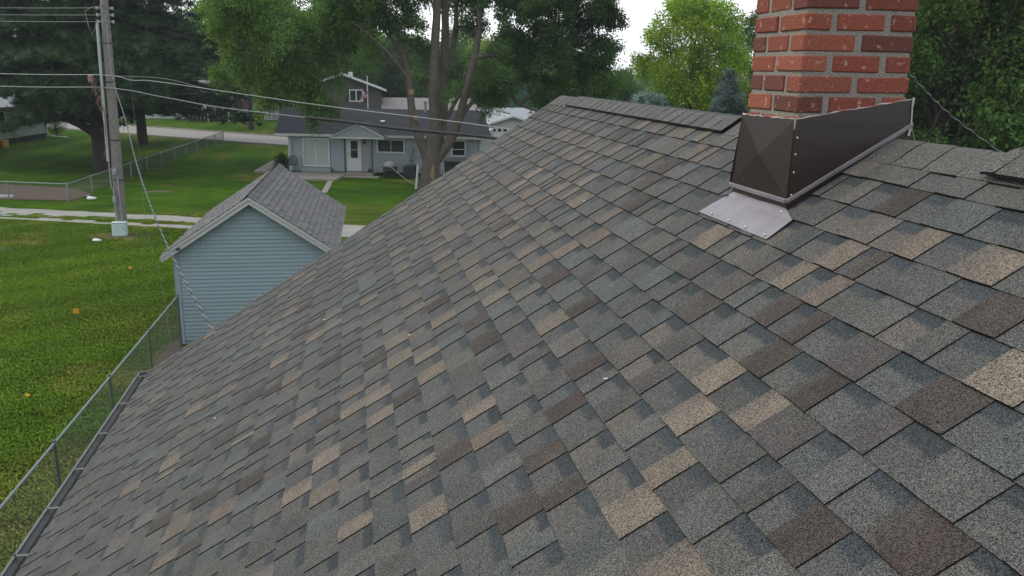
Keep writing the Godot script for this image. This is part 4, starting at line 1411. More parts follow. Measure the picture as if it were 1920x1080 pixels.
	var patio := single("patio_slab", p, M.concrete, "light tan concrete patio slab before the sliding door", "patio", Vector3.ZERO)
	patio.position = Vector3(-3.48, 0, -51.58)
	patio.rotation.y = -0.2618
	var q := MB.new()
	q.box(Vector3(-1.17, 0.01, -45.1), Vector3(0.3, 0.05, 4.6), Basis(Vector3.UP, -0.05))
	structure("garden_path", q, M.concrete)
	q = MB.new()
	q.soft_box(Vector3(-4.75, 0.05, -55.3), Vector3(0.75, 0.16, 7.6), 0.02, Basis(Vector3.UP, -0.10))
	structure("side_path", q, M.concrete)
	yard_things()

func to_blue(x: float, y: float, z: float) -> Vector3:
	return Vector3(-3.48, 0, -51.58) + Basis(Vector3.UP, -0.2618) * Vector3(x, y, z)

func yard_things() -> void:
	var c := thing("garden_chair", "dark green plastic garden chair on the patio by the house corner", "chair", to_blue(0.42, 0.12, 0.75), -0.2)
	var cm := mat("green_plastic", lin(0.03, 0.055, 0.05), 0.5)
	var m := MB.new()
	m.soft_box(Vector3(0, 0.42, 0), Vector3(0.5, 0.04, 0.46), 0.015)
	part(c, "seat", m, cm)
	m = MB.new()
	for i in 5:
		m.box(Vector3(-0.18 + i * 0.09, 0.66, -0.23), Vector3(0.06, 0.44, 0.02), Basis(Vector3.RIGHT, -0.12))
	m.tube([Vector3(-0.25, 0.45, -0.21), Vector3(-0.24, 0.75, -0.25), Vector3(-0.12, 0.91, -0.27), Vector3(0.12, 0.91, -0.27), Vector3(0.24, 0.75, -0.25), Vector3(0.25, 0.45, -0.21)], [0.025], 6)
	part(c, "backrest", m, cm)
	for s in [-1, 1]:
		m = MB.new()
		m.tube([Vector3(0.25 * s, 0.62, -0.23), Vector3(0.28 * s, 0.63, 0.1), Vector3(0.27 * s, 0.58, 0.23), Vector3(0.25 * s, 0.42, 0.22)], [0.022], 6)
		part(c, "armrest", m, cm)
		for z in [-0.22, 0.22]:
			m = MB.new()
			m.tube([Vector3(0.23 * s, 0.42, z), Vector3(0.27 * s, 0.0, z * 1.15)], [0.025, 0.02], 6)
			part(c, "leg", m, cm)
	# grill under a clouded cover
	var g := thing("barbecue_grill", "grill on a dark cart with rounded grey lid, left of the dark cooling unit", "grill", to_blue(6.25, 0, 1.25), -0.2)
	m = MB.new()
	m.ball(Vector3(0, 0.66, 0), Vector3(0.36, 0.3, 0.27), 12)
	part(g, "lid", m, M.grey_metal)
	m = MB.new()
	m.soft_box(Vector3(0, 0.5, 0), Vector3(0.74, 0.3, 0.5), 0.03)
	part(g, "firebox", m, M.dark_metal)
	m = MB.new()
	m.tube([Vector3(-0.2, 0.93, 0.16), Vector3(-0.2, 0.98, 0.2), Vector3(0.2, 0.98, 0.2), Vector3(0.2, 0.93, 0.16)], [0.014], 6)
	part(g, "handle", m, M.dark_metal)
	for x in [-0.3, 0.3]:
		for z in [-0.2, 0.2]:
			m = MB.new()
			m.box(Vector3(x, 0.19, z), Vector3(0.05, 0.38, 0.05))
			part(g, "leg", m, M.dark_metal)
	m = MB.new()
	m.box(Vector3(0, 0.2, 0), Vector3(0.6, 0.03, 0.4))
	m.box(Vector3(0, 0.3, -0.18), Vector3(0.58, 0.24, 0.02))
	part(g, "shelf", m, M.dark_metal)
	# cooling unit
	for u in [[to_blue(7.35, 0, 1.05), -0.26, 0.70, 0.72, "square dark outdoor cooling unit under the electric meter"], [Vector3(-23.9, 0, -74.4), 0.0, 0.85, 0.8, "dark outdoor cooling unit beside the pale house under the pines"]]:
		var a := thing("cooling_unit", u[4], "air conditioner", u[0], u[1])
		var s: float = u[2]
		m = MB.new()
		m.soft_box(Vector3(0, u[3] * 0.5, 0), Vector3(s - 0.06, u[3] - 0.04, s - 0.06), 0.03)
		part(a, "casing", m, M.dark_metal)
		m = MB.new()
		for k in 9:
			for side in 4:
				m.box(Basis(Vector3.UP, PI / 2 * side) * Vector3(0, 0.08 + k * (u[3] - 0.14) / 8.0, s * 0.5 - 0.02), Vector3(s - 0.08, 0.018, 0.02), Basis(Vector3.UP, PI / 2 * side))
		part(a, "grille", m, M.black_rubber)
		m = MB.new()
		m.cyl(Vector3(0, u[3] - 0.03, 0), Vector3(0, u[3], 0), s * 0.42, 16)
		part(a, "fan_guard", m, M.black_rubber)
	var b := thing("broom", "thin-handled broom leaning against the wall beside the white door", "broom", to_blue(4.92, 0.17, 0.5), -0.2)
	m = MB.new()
	m.cyl(Vector3(0, 0.2, 0.08), Vector3(-0.02, 1.25, -0.3), 0.016, 6)
	part(b, "handle", m, M.red_wire)
	m = MB.new()
	m.poly([Vector3(-0.06, 0.24, 0.05), Vector3(0.06, 0.24, 0.05), Vector3(0.14, 0.0, 0.05), Vector3(-0.14, 0.0, 0.05)], Vector3(0, 0, 0.06))
	part(b, "bristles", m, M.dark_metal)
	# storage box at the right end and a pale rack beside it
	var k := thing("storage_box", "big black lidded storage box under the right-hand window", "storage box", to_blue(10.3, 0, 0.95), -0.2618)
	m = MB.new()
	m.soft_box(Vector3(0, 0.46, 0), Vector3(1.85, 0.9, 0.85), 0.03)
	part(k, "bin", m, M.black_rubber)
	m = MB.new()
	m.soft_box(Vector3(0, 1.0, 0), Vector3(1.95, 0.2, 0.95), 0.05)
	part(k, "lid", m, mat("slate_plastic", lin(0.035, 0.036, 0.042), 0.55))
	var l := thing("folding_rack", "small white folding rack beside the black storage box", "rack", to_blue(9.05, 0, 1.0), 0.5)
	m = MB.new()
	for s in [-1, 1]:
		m.tube([Vector3(0.22 * s, 0.0, 0.16), Vector3(0.2 * s, 0.85, 0.0), Vector3(0.12 * s, 0.98, 0.0)], [0.02], 6)
		m.tube([Vector3(0.22 * s, 0.0, -0.2), Vector3(0.2 * s, 0.85, -0.02)], [0.02], 6)
	part(l, "frame", m, M.white_paint)
	m = MB.new()
	for y in [0.3, 0.58, 0.85]:
		m.cyl(Vector3(-0.21, y, 0.1 - y * 0.1), Vector3(0.21, y, 0.1 - y * 0.1), 0.014, 6)
	part(l, "rung", m, M.white_paint)
	m = MB.new()
	m.box(Vector3(3.36, 0.62, -43.85), Vector3(0.11, 1.25, 0.03), Basis(Vector3.FORWARD, 0.10) * Basis(Vector3.RIGHT, -0.08))
	single("leaning_plank", m, M.weathered_white, "grey-white plank leaning on the left of the old trunk", "plank", Vector3(3.4, 0, -43.85))
	m = MB.new()
	var path: Array = []
	for i in 13:
		var f := i / 12.0
		path.append(to_blue(6.0, 0.95, 1.4).lerp(Vector3(3.5, 0.1, -43.4), f) + Vector3(0, -0.12 * sin(PI * f), 0))
	m.tube(path, [0.016], 5)
	single("washing_line", m, M.cable_grey, "slack pale cord running from the grill down to the old trunk", "cord", to_blue(6.0, 0, 1.4))
	var bush := leaf_cluster(26, 0.25, 0.09, 0.05, 0.0, 1.0)
	for q in [[to_blue(-0.55, 0, -0.3), 0.38, 1.0, lin(0.035, 0.06, 0.02), "narrow dark shrub at the left corner of the pale blue house"], [Vector3(-24.4, 0, -79.2), 0.85, 1.9, lin(0.022, 0.042, 0.020), "clipped round dark shrub at the corner of the house under the pines"], [to_blue(12.0, 0, -1.2), 0.4, 1.5, lin(0.02, 0.045, 0.018), "dark upright shrub between the pale blue house and the white garage"]]:
		var s := thing("garden_shrub", q[4], "shrub", q[0])
		origin = Vector3.ZERO
		m = MB.new()
		for i in 6:
			m.tube([Vector3(0, 0, 0), Vector3(rnd(-0.2, 0.2), q[2] * 0.5, rnd(-0.2, 0.2))], [0.03, 0.01], 5)
		part(s, "stem", m, M.dark_bark)
		var where: Array = []
		var tint: Array = []
		for i in 150:
			var v := rvec() * pow(rng.randf(), 0.35) * Vector3(q[1], q[2] * 0.5, q[1])
			where.append(Transform3D(Basis(rvec(), rng.randf() * TAU).scaled(Vector3.ONE * rnd(0.6, 1.0)), v + Vector3(0, q[2] * 0.52, 0)))
			tint.append(shade(q[3], rnd(0.7, 1.3)))
		scatter(s, "foliage", bush, M.leaf, where, tint)

func garage() -> void:
	var h := thing("garage", "blue-grey wooden garage with white rake boards beyond the eave", "garage", Vector3(-3.8, 0, -19.0), -0.026)
	var wd := 3.3
	var dp := 6.0
	var ax := Vector3(1.66, 3.27, 0)
	var m := MB.new()
	m.poly([Vector3(0, 0, -0.03), Vector3(wd, 0, -0.03), Vector3(wd, 2.14, -0.03), Vector3(ax.x, 3.24, -0.03), Vector3(0, 2.14, -0.03)], Vector3(0, 0, -dp))
	var wall := part(h, "wall", m, M.garage_siding)
	var y := 0.10
	var step := 0.0865
	while y < 3.20:
		var t := minf(y + step, 3.22)
		var xa := 0.0
		var xb := wd
		var xc := 0.0
		var xd := wd
		if y > 2.14:
			var f := (y - 2.14) / 1.12
			xa = 1.66 * f
			xb = lerpf(wd, 1.66, f)
		if t > 2.14:
			var f := (t - 2.14) / 1.12
			xc = 1.66 * f
			xd = lerpf(wd, 1.66, f)
		var b := MB.new()
		board(b, xa, xb, xc, xd, y + rnd(-0.002, 0.002), t, -0.026 + rnd(-0.001, 0.001), 0.027)
		for i in b.c.size():
			b.c[i] = Color.WHITE
		var kk := rnd(0.93, 1.06)
		for i in b.c.size():
			b.c[i] = shade(Color.WHITE, kk)
		part(wall, "siding_board", b, M.garage_siding)
		y += step
	m = MB.new()
	for x in [0.045, wd - 0.045]:
		m.box(Vector3(x, 1.07, 0.0), Vector3(0.095, 2.1, 0.03))
	m.box(Vector3(-0.012, 1.07, -0.045), Vector3(0.024, 2.1, 0.09))
	part(wall, "corner_board", m, M.garage_siding)
	# side walls get joined boards
	m = MB.new()
	var side := MB.new()
	boards(side, 0, dp, 0.1, 2.1, 0, 0.0865, 0.018)
	var turned := MB.new()
	for i in side.v.size():
		var p := side.v[i]
		turned.v.append(Vector3(-0.002 - p.z, p.y, -0.05 - dp + p.x))
		turned.n.append(Vector3(-side.n[i].z, side.n[i].y, side.n[i].x))
		turned.c.append(Color.WHITE)
		turned.uv.append(Vector2.ZERO)
	part(wall, "siding", turned, M.garage_siding, "stuff")
	# roof
	var ov := 0.20
	var lo := 2.07
	var el := Vector3(-0.20, lo, ov)
	var er := Vector3(wd + 0.17, lo, ov)
	var top := Vector3(ax.x, 3.30, ov)
	var bk := Vector3(0, 0, -dp - 2.0 * ov)
	m = MB.new()
	slab(m, el, top, top + bk, el + bk, 0.07)
	slab(m, er, top, top + bk, er + bk, 0.07)
	var roof := part(h, "roof", m, M.weathered_white)
	m = MB.new()
	var up := Vector3(0, 0.006, 0)
	slope_courses(m, er + up + Vector3(0.02, -0.013, 0.015), er + bk + up + Vector3(0.02, -0.013, 0), top + bk + up, top + up + Vector3(0, 0, 0.015), 0.135, 0.26, lin(0.205, 0.193, 0.190), 0.016, 0.15)
	slope_courses(m, el + up + Vector3(-0.02, -0.013, 0.015), el + bk + up + Vector3(-0.02, -0.013, 0), top + bk + up, top + up + Vector3(0, 0, 0.015), 0.135, 0.26, lin(0.205, 0.193, 0.190), 0.016, 0.15)
	part(roof, "shingle_courses", m, M.dark_asphalt_roof, "stuff")
	var z := ov + 0.015
	while z > -dp - ov:
		m = MB.new()
		var k := shade(lin(0.21, 0.20, 0.205), rnd(0.7, 1.2))
		for s in [-1.0, 1.0]:
			var a := Vector3(ax.x, 3.335, z)
			var b := Vector3(ax.x + s * 0.15, 3.335 - 0.105, z)
			var dn := Vector3(0, -0.012, -0.22)
			if s > 0:
				m.quad(b, b + dn, a + dn, a, k)
			else:
				m.quad(a, a + dn, b + dn, b, k)
			m.quad(a, b, b + Vector3(0, -0.014, 0), a + Vector3(0, -0.014, 0), shade(k, 0.5))
		part(roof, "ridge_cap", m, M.dark_asphalt_roof)
		z -= 0.145
	m = MB.new()
	for e in [el, er]:
		var p: Vector3 = e
		m.poly([p + Vector3(0, -0.02, 0.0), top + Vector3(0, -0.02, 0.0), top + Vector3(0, -0.16, 0.0), p + Vector3(0, -0.155, 0.0)], Vector3(0, 0, -0.024))
		m.poly([p + Vector3(0, 0.0, 0.026), top + Vector3(0, 0.0, 0.026), top + Vector3(0, -0.055, 0.026), p + Vector3(0, -0.055, 0.026)], Vector3(0, 0, -0.024))
	part(roof, "rake_board", m, M.weathered_white)
	m = MB.new()
	m.box(Vector3(er.x + 0.0, lo - 0.07, ov * 0.5 - dp * 0.5), Vector3(0.022, 0.12, dp + 0.3))
	m.box(Vector3(el.x - 0.0, lo - 0.07, ov * 0.5 - dp * 0.5), Vector3(0.022, 0.12, dp + 0.3))
	part(roof, "fascia", m, M.weathered_white)
	m = MB.new()
	m.box(Vector3(0.16, 2.21, 0.26), Vector3(0.07, 0.05, 0.05))
	m.cyl(Vector3(0.16, 2.21, 0.2), Vector3(0.16, 2.21, 0.34), 0.012, 6)
	part(h, "wire_bracket", m, M.dark_metal)

func far_houses() -> void:
	# brown gabled house behind the pale blue one
	var h := thing("gabled_house", "brown house with white rake boards behind the pale blue house", "house", Vector3(-0.47, 0, -85.0))
	origin = Vector3.ZERO
	var m := MB.new()
	m.poly([Vector3(-3.6, 0, 0), Vector3(3.75, 0, 0), Vector3(3.75, 4.0, 0), Vector3(0, 5.3, 0), Vector3(-3.6, 4.0, 0)], Vector3(0, 0, -9))
	var wall := part(h, "wall", m, M.brown_siding)
	m = MB.new()
	boards(m, -3.6, 3.75, 0.2, 3.98, 0.002, 0.16, 0.025)
	var y := 4.0
	while y < 5.2:
		var f := (y - 4.0) / 1.3
		var f1 := minf(1.0, (y + 0.16 - 4.0) / 1.3)
		board(m, -3.6 * (1 - f), 3.75 * (1 - f), -3.6 * (1 - f1), 3.75 * (1 - f1), y, minf(y + 0.16, 5.29), 0.002, 0.025)
		y += 0.16
	part(wall, "siding", m, M.brown_siding, "stuff")
	m = MB.new()
	slab(m, Vector3(-4.0, 4.02, 0.5), Vector3(0, 5.5, 0.5), Vector3(0, 5.5, -9.4), Vector3(-4.0, 4.02, -9.4), 0.12)
	slab(m, Vector3(4.1, 4.02, 0.5), Vector3(0, 5.5, 0.5), Vector3(0, 5.5, -9.4), Vector3(4.1, 4.02, -9.4), 0.12)
	var roof := part(h, "roof", m, mat("grey_roof", lin(0.20, 0.215, 0.225), 0.9))
	m = MB.new()
	for s in [-4.05, 4.15]:
		m.poly([Vector3(s, 3.84, 0.52), Vector3(0, 5.34, 0.52), Vector3(0, 5.52, 0.52), Vector3(s, 4.04, 0.52)], Vector3(0, 0, 0.06))
	part(roof, "rake_board", m, M.white_paint)
	m = MB.new()
	m.cyl(Vector3(0.8, 5.1, -1.2), Vector3(0.8, 5.62, -1.2), 0.22, 12)
	part(roof, "roof_vent", m, M.white_paint)
	for x in [1.28, -2.6]:
		m = MB.new()
		frame_rect(m, x - 0.66, x + 0.66, 2.86, 4.0, 0.05, 0.10, 0.1)
		m.box(Vector3(x, 3.43, 0.05), Vector3(0.1, 0.94, 0.09))
		var win := part(h, "window", m, M.white_paint)
		pane(win, x - 0.57, x - 0.05, 2.95, 3.91, 0.03)
		pane(win, x + 0.05, x + 0.57, 2.95, 3.91, 0.03)
		for s in [-1, 1]:
			m = MB.new()
			m.box(Vector3(x + s * 0.84, 3.43, 0.045), Vector3(0.32, 1.16, 0.05))
			for k in 8:
				m.box(Vector3(x + s * 0.84, 2.95 + k * 0.135, 0.075), Vector3(0.24, 0.05, 0.012))
			part(h, "shutter", m, M.dark_metal)
	m = MB.new()
	slab(m, Vector3(3.6, 2.2, 1.4), Vector3(13.2, 2.2, 1.4), Vector3(12.6, 3.2, -2.4), Vector3(3.7, 3.2, -2.4), 0.12)
	slab(m, Vector3(3.6, 2.2, -6.2), Vector3(13.2, 2.2, -6.2), Vector3(12.6, 3.2, -2.4), Vector3(3.7, 3.2, -2.4), 0.12)
	m.poly([Vector3(3.76, 0, 0.9), Vector3(12.9, 0, 0.9), Vector3(12.9, 2.15, 0.9), Vector3(3.76, 2.15, 0.9)], Vector3(0, 0, -6.6))
	part(h, "side_wing", m, mat("taupe_roof", lin(0.165, 0.145, 0.135), 0.9))
	# flagpole with a furled flag
	var fp := thing("flagpole", "white flagpole with furled striped flag before the brown house", "flagpole", Vector3(1.78, 0, -80.0))
	origin = Vector3.ZERO
	m = MB.new()
	m.tube([Vector3(0, 0, 0), Vector3(0, 5.2, 0)], [0.05, 0.035], 8)
	m.ball(Vector3(0, 5.25, 0), Vector3(0.06, 0.06, 0.06), 8)
	part(fp, "pole", m, M.white_paint)
	m = MB.new()
	var fl := func(i: float, j: float) -> Vector3:
		# i along the fly, j down the hoist: hangs in folds to the lower left
		var u := i / 12.0
		var v := j / 13.0
		return Vector3(-0.06 - u * 0.62 + 0.09 * sin(v * 5.0 + u * 7.0) * u + 0.16 * (1.0 - v) * (1.0 - u), 4.15 - v * 0.55 - u * 0.62 - 0.1 * sin(u * 9.0), 0.14 * sin(u * 12.0 + v * 3.0))
	for i in 12:
		for j in 13:
			var c := lin(0.42, 0.07, 0.09) if j % 2 == 0 else lin(0.62, 0.58, 0.58)
			if i < 5 and j < 7:
				c = lin(0.06, 0.07, 0.16)
			m.quad(fl.call(i, j), fl.call(i, j + 1), fl.call(i + 1, j + 1), fl.call(i + 1, j), c)
	part(fp, "flag", m, M.paint)
	# white house on the right
	h = thing("white_house", "white house with grey roof and a windowed garage door past the roof edge", "house", Vector3(11.0, 0, -69.0))
	origin = Vector3.ZERO
	m = MB.new()
	m.poly([Vector3(0.05, 0, 0), Vector3(4.05, 0, 0), Vector3(4.05, 1.85, 0), Vector3(2.05, 2.42, 0), Vector3(0.05, 1.85, 0)], Vector3(0, 0, -6))
	m.poly([Vector3(0.3, 0, -4.2), Vector3(10.5, 0, -4.2), Vector3(10.5, 1.95, -4.2), Vector3(0.3, 1.95, -4.2)], Vector3(0, 0, -5))
	wall = part(h, "wall", m, M.pale_siding)
	m = MB.new()
	boards(m, 0.05, 4.05, 1.5, 1.83, 0.002, 0.11, 0.015)
	part(wall, "siding", m, M.pale_siding, "stuff")
	m = MB.new()
	slab(m, Vector3(-0.1, 1.80, 0.35), Vector3(2.05, 2.46, 0.35), Vector3(2.05, 2.46, -6.5), Vector3(-0.1, 1.80, -6.5), 0.1)
	slab(m, Vector3(4.2, 1.80, 0.35), Vector3(2.05, 2.46, 0.35), Vector3(2.05, 2.46, -6.5), Vector3(4.2, 1.80, -6.5), 0.1)
	slab(m, Vector3(0.0, 1.9, -3.8), Vector3(10.8, 1.9, -3.8), Vector3(10.8, 2.78, -7.0), Vector3(0.2, 2.78, -7.0), 0.1)
	slab(m, Vector3(0.0, 1.9, -10.2), Vector3(10.8, 1.9, -10.2), Vector3(10.8, 2.78, -7.0), Vector3(0.2, 2.78, -7.0), 0.1)
	roof = part(h, "roof", m, tri_tex(mat("light_grey_roof", lin(0.26, 0.275, 0.29), 0.9), tex.fine, Vector3(0.5, 0.5, 0.5)))
	m = MB.new()
	for s in [-0.12, 4.22]:
		m.poly([Vector3(s, 1.66, 0.37), Vector3(2.05, 2.34, 0.37), Vector3(2.05, 2.48, 0.37), Vector3(s, 1.82, 0.37)], Vector3(0, 0, 0.05))
	m.box(Vector3(1.1, 2.42, -5.0), Vector3(1.25, 0.03, 0.06), Basis(Vector3.BACK, 0.25))
	part(roof, "rake_board", m, M.white_paint)
	for k in 4:
		m = MB.new()
		m.box(Vector3(1.75 + k * 0.3, 2.52 - k * 0.045, -5.6 + k * 0.2), Vector3(0.3, 0.08, 0.14))
		part(roof, "roof_vent", m, M.dark_metal)
	m = MB.new()
	m.box(Vector3(1.75, 0.75, 0.03), Vector3(2.9, 1.42, 0.05))
	for k in 3:
		m.box(Vector3(1.75, 0.33 + k * 0.36, 0.06), Vector3(2.9, 0.02, 0.012))
	var gd := part(h, "garage_door", m, M.white_paint)
	for k in 6:
		pane(gd, 0.42 + k * 0.45, 0.70 + k * 0.45, 1.18, 1.40, 0.065)
	# pale house under the pines, far left
	h = thing("pine_house", "pale green-grey house half hidden under the pines at the edge", "house", Vector3(-24.6, 0, -77.5))
	origin = Vector3.ZERO
	m = MB.new()
	var dirw := Vector3(-0.12, 0, 1).normalized()
	var bw := Basis(Vector3.UP, atan2(dirw.x, dirw.z))
	m.box(bw * Vector3(-4.0, 1.55, 9.0), Vector3(8.0, 2.3, 18.0), bw)
	wall = part(h, "wall", m, M.sage_siding)
	m = MB.new()
	for k in 14:
		m.box(bw * Vector3(0.008, 0.48 + k * 0.16, 9.0), Vector3(0.02, 0.05, 18.0), bw)
	part(wall, "siding", m, M.sage_siding, "stuff")
	m = MB.new()
	m.box(bw * Vector3(-4.0, 0.2, 9.0), Vector3(7.9, 0.4, 17.9), bw)
	part(h, "foundation", m, M.dirt_sludge)
	m = MB.new()
	m.poly([bw * Vector3(0.5, 2.7, -0.4), bw * Vector3(-4, 4.1, -0.4), bw * Vector3(-8.5, 2.7, -0.4)], bw * Vector3(0, 0, 18.8))
	part(h, "roof", m, M.grey_roof)
	m = MB.new()
	m.tube([bw * Vector3(0.08, 2.7, 0.15), bw * Vector3(0.08, 0.3, 0.15), bw * Vector3(0.5, 0.12, 0.0), bw * Vector3(1.6, 0.05, 0.0)], [0.05], 6)
	part(h, "downspout", m, M.white_paint)
	m = MB.new()
	m.box(bw * Vector3(0.12, 1.2, 5.2), Vector3(0.2, 1.0, 0.5), bw)
	m.cyl(bw * Vector3(0.1, 1.7, 5.2), bw * Vector3(0.1, 2.8, 5.2), 0.05, 8)
	part(h, "electric_meter", m, M.weathered_white)
	m = MB.new()
	frame_rect(m, -0.5, 0.5, 1.4, 2.5, 0.0, 0.09, 0.06)
	var wm := MB.new()
	for i in m.v.size():
		wm.v.append(bw * Vector3(0.03 + m.v[i].z, m.v[i].y, 7.0 - m.v[i].x))
		wm.n.append(bw * Vector3(m.n[i].z, m.n[i].y, -m.n[i].x))
		wm.c.append(Color.WHITE)
		wm.uv.append(Vector2.ZERO)
	var wn := part(h, "window", wm, M.white_paint)
	m = MB.new()
	m.box(bw * Vector3(0.02, 1.95, 7.0), Vector3(0.02, 0.92, 0.82), bw)
	part(wn, "pane", m, M.window_glass)
	# low pale house across the street with its raised deck
	h = thing("deck_house", "low pale house across the street, glimpsed between the pine trunks", "house", Vector3(-21.5, 0, -106))
	origin = Vector3.ZERO
	m = MB.new()
	m.box(Vector3(0, 1.5, -3), Vector3(13, 3.0, 6))
	part(h, "wall", m, M.pale_siding)
	m = MB.new()
	m.poly([Vector3(-7, 3.0, 0.6), Vector3(7, 3.0, 0.6), Vector3(7, 4.3, -3), Vector3(-7, 4.3, -3)], Vector3(0, -0.15, 0))
	m.poly([Vector3(-7, 3.0, -6.6), Vector3(7, 3.0, -6.6), Vector3(7, 4.3, -3), Vector3(-7, 4.3, -3)], Vector3(0, -0.15, 0))
	part(h, "roof", m, M.grey_roof)
	for x in [-4.0, 0.5, 3.5]:
		m = MB.new()
		frame_rect(m, x - 0.7, x + 0.7, 1.4, 2.5, 0.03, 0.1, 0.08)
		wn = part(h, "window", m, M.white_paint)
		pane(wn, x - 0.6, x + 0.6, 1.5, 2.4, 0.02)
	var dk := thing("raised_deck", "raised grey wooden deck with tall posts and railing beyond the street", "deck", Vector3(-15.2, 0, -102.5))
	origin = Vector3.ZERO
	m = MB.new()
	for k in 16:
		m.box(Vector3(0.0, 1.55, -2.3 + k * 0.3), Vector3(4.6, 0.06, 0.28))
	m.box(Vector3(0, 1.42, 2.35), Vector3(4.6, 0.22, 0.08))
	m.box(Vector3(2.3, 1.42, 0), Vector3(0.08, 0.22, 4.7))
	part(dk, "platform", m, M.weathered_white)
	for q in [[2.2, 2.3, 3.4], [2.2, -2.2, 3.4], [0.0, 2.3, 3.0], [-2.2, 2.3, 3.0]]:
		m = MB.new()
		m.box(Vector3(q[0], q[2] / 2, q[1]), Vector3(0.12, q[2], 0.12))
		part(dk, "post", m, M.weathered_white)
	m = MB.new()
	m.box(Vector3(2.2, 2.55, 0), Vector3(0.1, 0.08, 4.6))
	m.box(Vector3(0, 2.55, 2.3), Vector3(4.5, 0.08, 0.1))
	for k in 14:
		m.box(Vector3(2.2, 2.05, -2.1 + k * 0.33), Vector3(0.05, 0.95, 0.05))
		m.box(Vector3(-2.1 + k * 0.33, 2.05, 2.3), Vector3(0.05, 0.95, 0.05))
	m.box(Vector3(2.2, 3.42, 0), Vector3(0.14, 0.14, 5.0))
	part(dk, "railing", m, M.weathered_white)
	m = MB.new()
	for k in 4:
		m.box(Vector3(2.5 + k * 0.35, 1.2 - k * 0.33, -0.6 + k * 0.3), Vector3(0.4, 0.08, 1.0))
	part(dk, "stair", m, M.white_paint)
	m = MB.new()
	for k in 12:
		m.box(Vector3(-2.2 + k * 0.4, 0.7, 2.22), Vector3(0.34, 1.3, 0.03))
	part(dk, "skirting", m, M.dirt_sludge)
	# barn, sheds
	h = thing("red_barn", "small red barn with brown roof past the raised deck", "barn", Vector3(-15.2, 0, -129.5))
	origin = Vector3.ZERO
	m = MB.new()
	m.poly([Vector3(-2.5, 0, 0), Vector3(1.7, 0, 0), Vector3(1.7, 2.2, 0), Vector3(-0.4, 3.4, 0), Vector3(-2.5, 2.2, 0)], Vector3(0, 0, -5))
	wall = part(h, "wall", m, M.red_siding)
	m = MB.new()
	for k in 20:
		m.box(Vector3(-2.4 + k * 0.21, 1.1, 0.015), Vector3(0.03, 2.2, 0.03))
	part(wall, "batten", m, M.red_siding, "stuff")
	m = MB.new()
	m.box(Vector3(-0.5, 0.95, 0.02), Vector3(1.8, 1.9, 0.05))
	part(h, "door", m, M.dirt_sludge)
	m = MB.new()
	slab(m, Vector3(-2.9, 2.05, 0.4), Vector3(-0.4, 3.5, 0.4), Vector3(-0.4, 3.5, -5.4), Vector3(-2.9, 2.05, -5.4), 0.1)
	slab(m, Vector3(2.1, 2.05, 0.4), Vector3(-0.4, 3.5, 0.4), Vector3(-0.4, 3.5, -5.4), Vector3(2.1, 2.05, -5.4), 0.1)
	part(h, "roof", m, M.taupe_roof)
	for q in [["grey_shed", "plain grey shed between the red barn and the white shed", Vector3(-12.6, 0, -129.0), M.grey_metal], ["white_shed", "little white shed with curved roof and double doors by the pale blue house", Vector3(-8.68, 0, -103.4), M.white_paint]]:
		h = thing(q[0], q[1], "shed", q[2])
		origin = Vector3.ZERO
		m = MB.new()
		if q[0] == "grey_shed":
			m.poly([Vector3(-0.85, 0, 0), Vector3(0.85, 0, 0), Vector3(0.85, 1.55, 0), Vector3(-0.85, 1.75, 0)], Vector3(0, 0, -2))
			part(h, "wall", m, q[3])
			m = MB.new()
			m.box(Vector3(0, 1.72, -1), Vector3(2.0, 0.1, 2.3), Basis(Vector3.BACK, -0.11))
			part(h, "roof", m, M.grey_roof)
			m = MB.new()
			m.box(Vector3(0.45, 0.75, 0.02), Vector3(0.6, 1.4, 0.04))
			part(h, "door", m, M.white_paint)
			continue
		var arch := [Vector3(-0.80, 0, 0), Vector3(0.80, 0, 0), Vector3(0.80, 1.15, 0), Vector3(0.66, 1.52, 0), Vector3(0, 1.88, 0), Vector3(-0.66, 1.52, 0), Vector3(-0.80, 1.15, 0)]
		m.poly(arch, Vector3(0, 0, -2.0))
		part(h, "wall", m, M.sage_siding)
		m = MB.new()
		for i in range(2, 6):
			var a: Vector3 = arch[i]
			var b: Vector3 = arch[i + 1]
			var nn := Vector3(-(b.y - a.y), (b.x - a.x), 0).normalized() * 0.05
			if nn.dot((a + b) * 0.5 - Vector3(0, 0.8, 0)) < 0.0:
				nn = -nn
			m.poly([a + Vector3(0, 0, 0.1), b + Vector3(0, 0, 0.1), b + nn + Vector3(0, 0, 0.1), a + nn + Vector3(0, 0, 0.1)], Vector3(0, 0, -2.2))
		part(h, "roof", m, M.weathered_white)
		for s in [-1, 1]:
			m = MB.new()
			frame_rect(m, minf(0.01 * s, 0.55 * s), maxf(0.01 * s, 0.55 * s), 0.05, 1.35, 0.03, 0.08, 0.05)
			m.box(Vector3(0.28 * s, 0.7, 0.03), Vector3(0.4, 0.07, 0.05))
			part(h, "door", m, M.white_paint)
		m = MB.new()
		for x in [-0.78, 0.78]:
			m.box(Vector3(x, 0.6, 0.02), Vector3(0.08, 1.2, 0.06))
		part(h, "corner_trim", m, M.white_paint)
	m = MB.new()
	m.tube([Vector3(-9.2, 0, -104.6), Vector3(-9.2, 3.6, -104.6)], [0.07, 0.06], 8)
	single("white_mast", m, M.white_paint, "bare white mast standing behind the little white shed", "mast", Vector3(-9.2, 0, -104.6))
	m = MB.new()
	m.tube([Vector3(11.9, 0, -80), Vector3(11.9, 5.2, -80)], [0.04, 0.025], 6)
	m.tube([Vector3(11.6, 4.9, -80), Vector3(12.2, 4.9, -80)], [0.02], 5)
	single("antenna_mast", m, M.grey_metal, "thin grey antenna mast above the white house roof", "mast", Vector3(11.9, 0, -80))

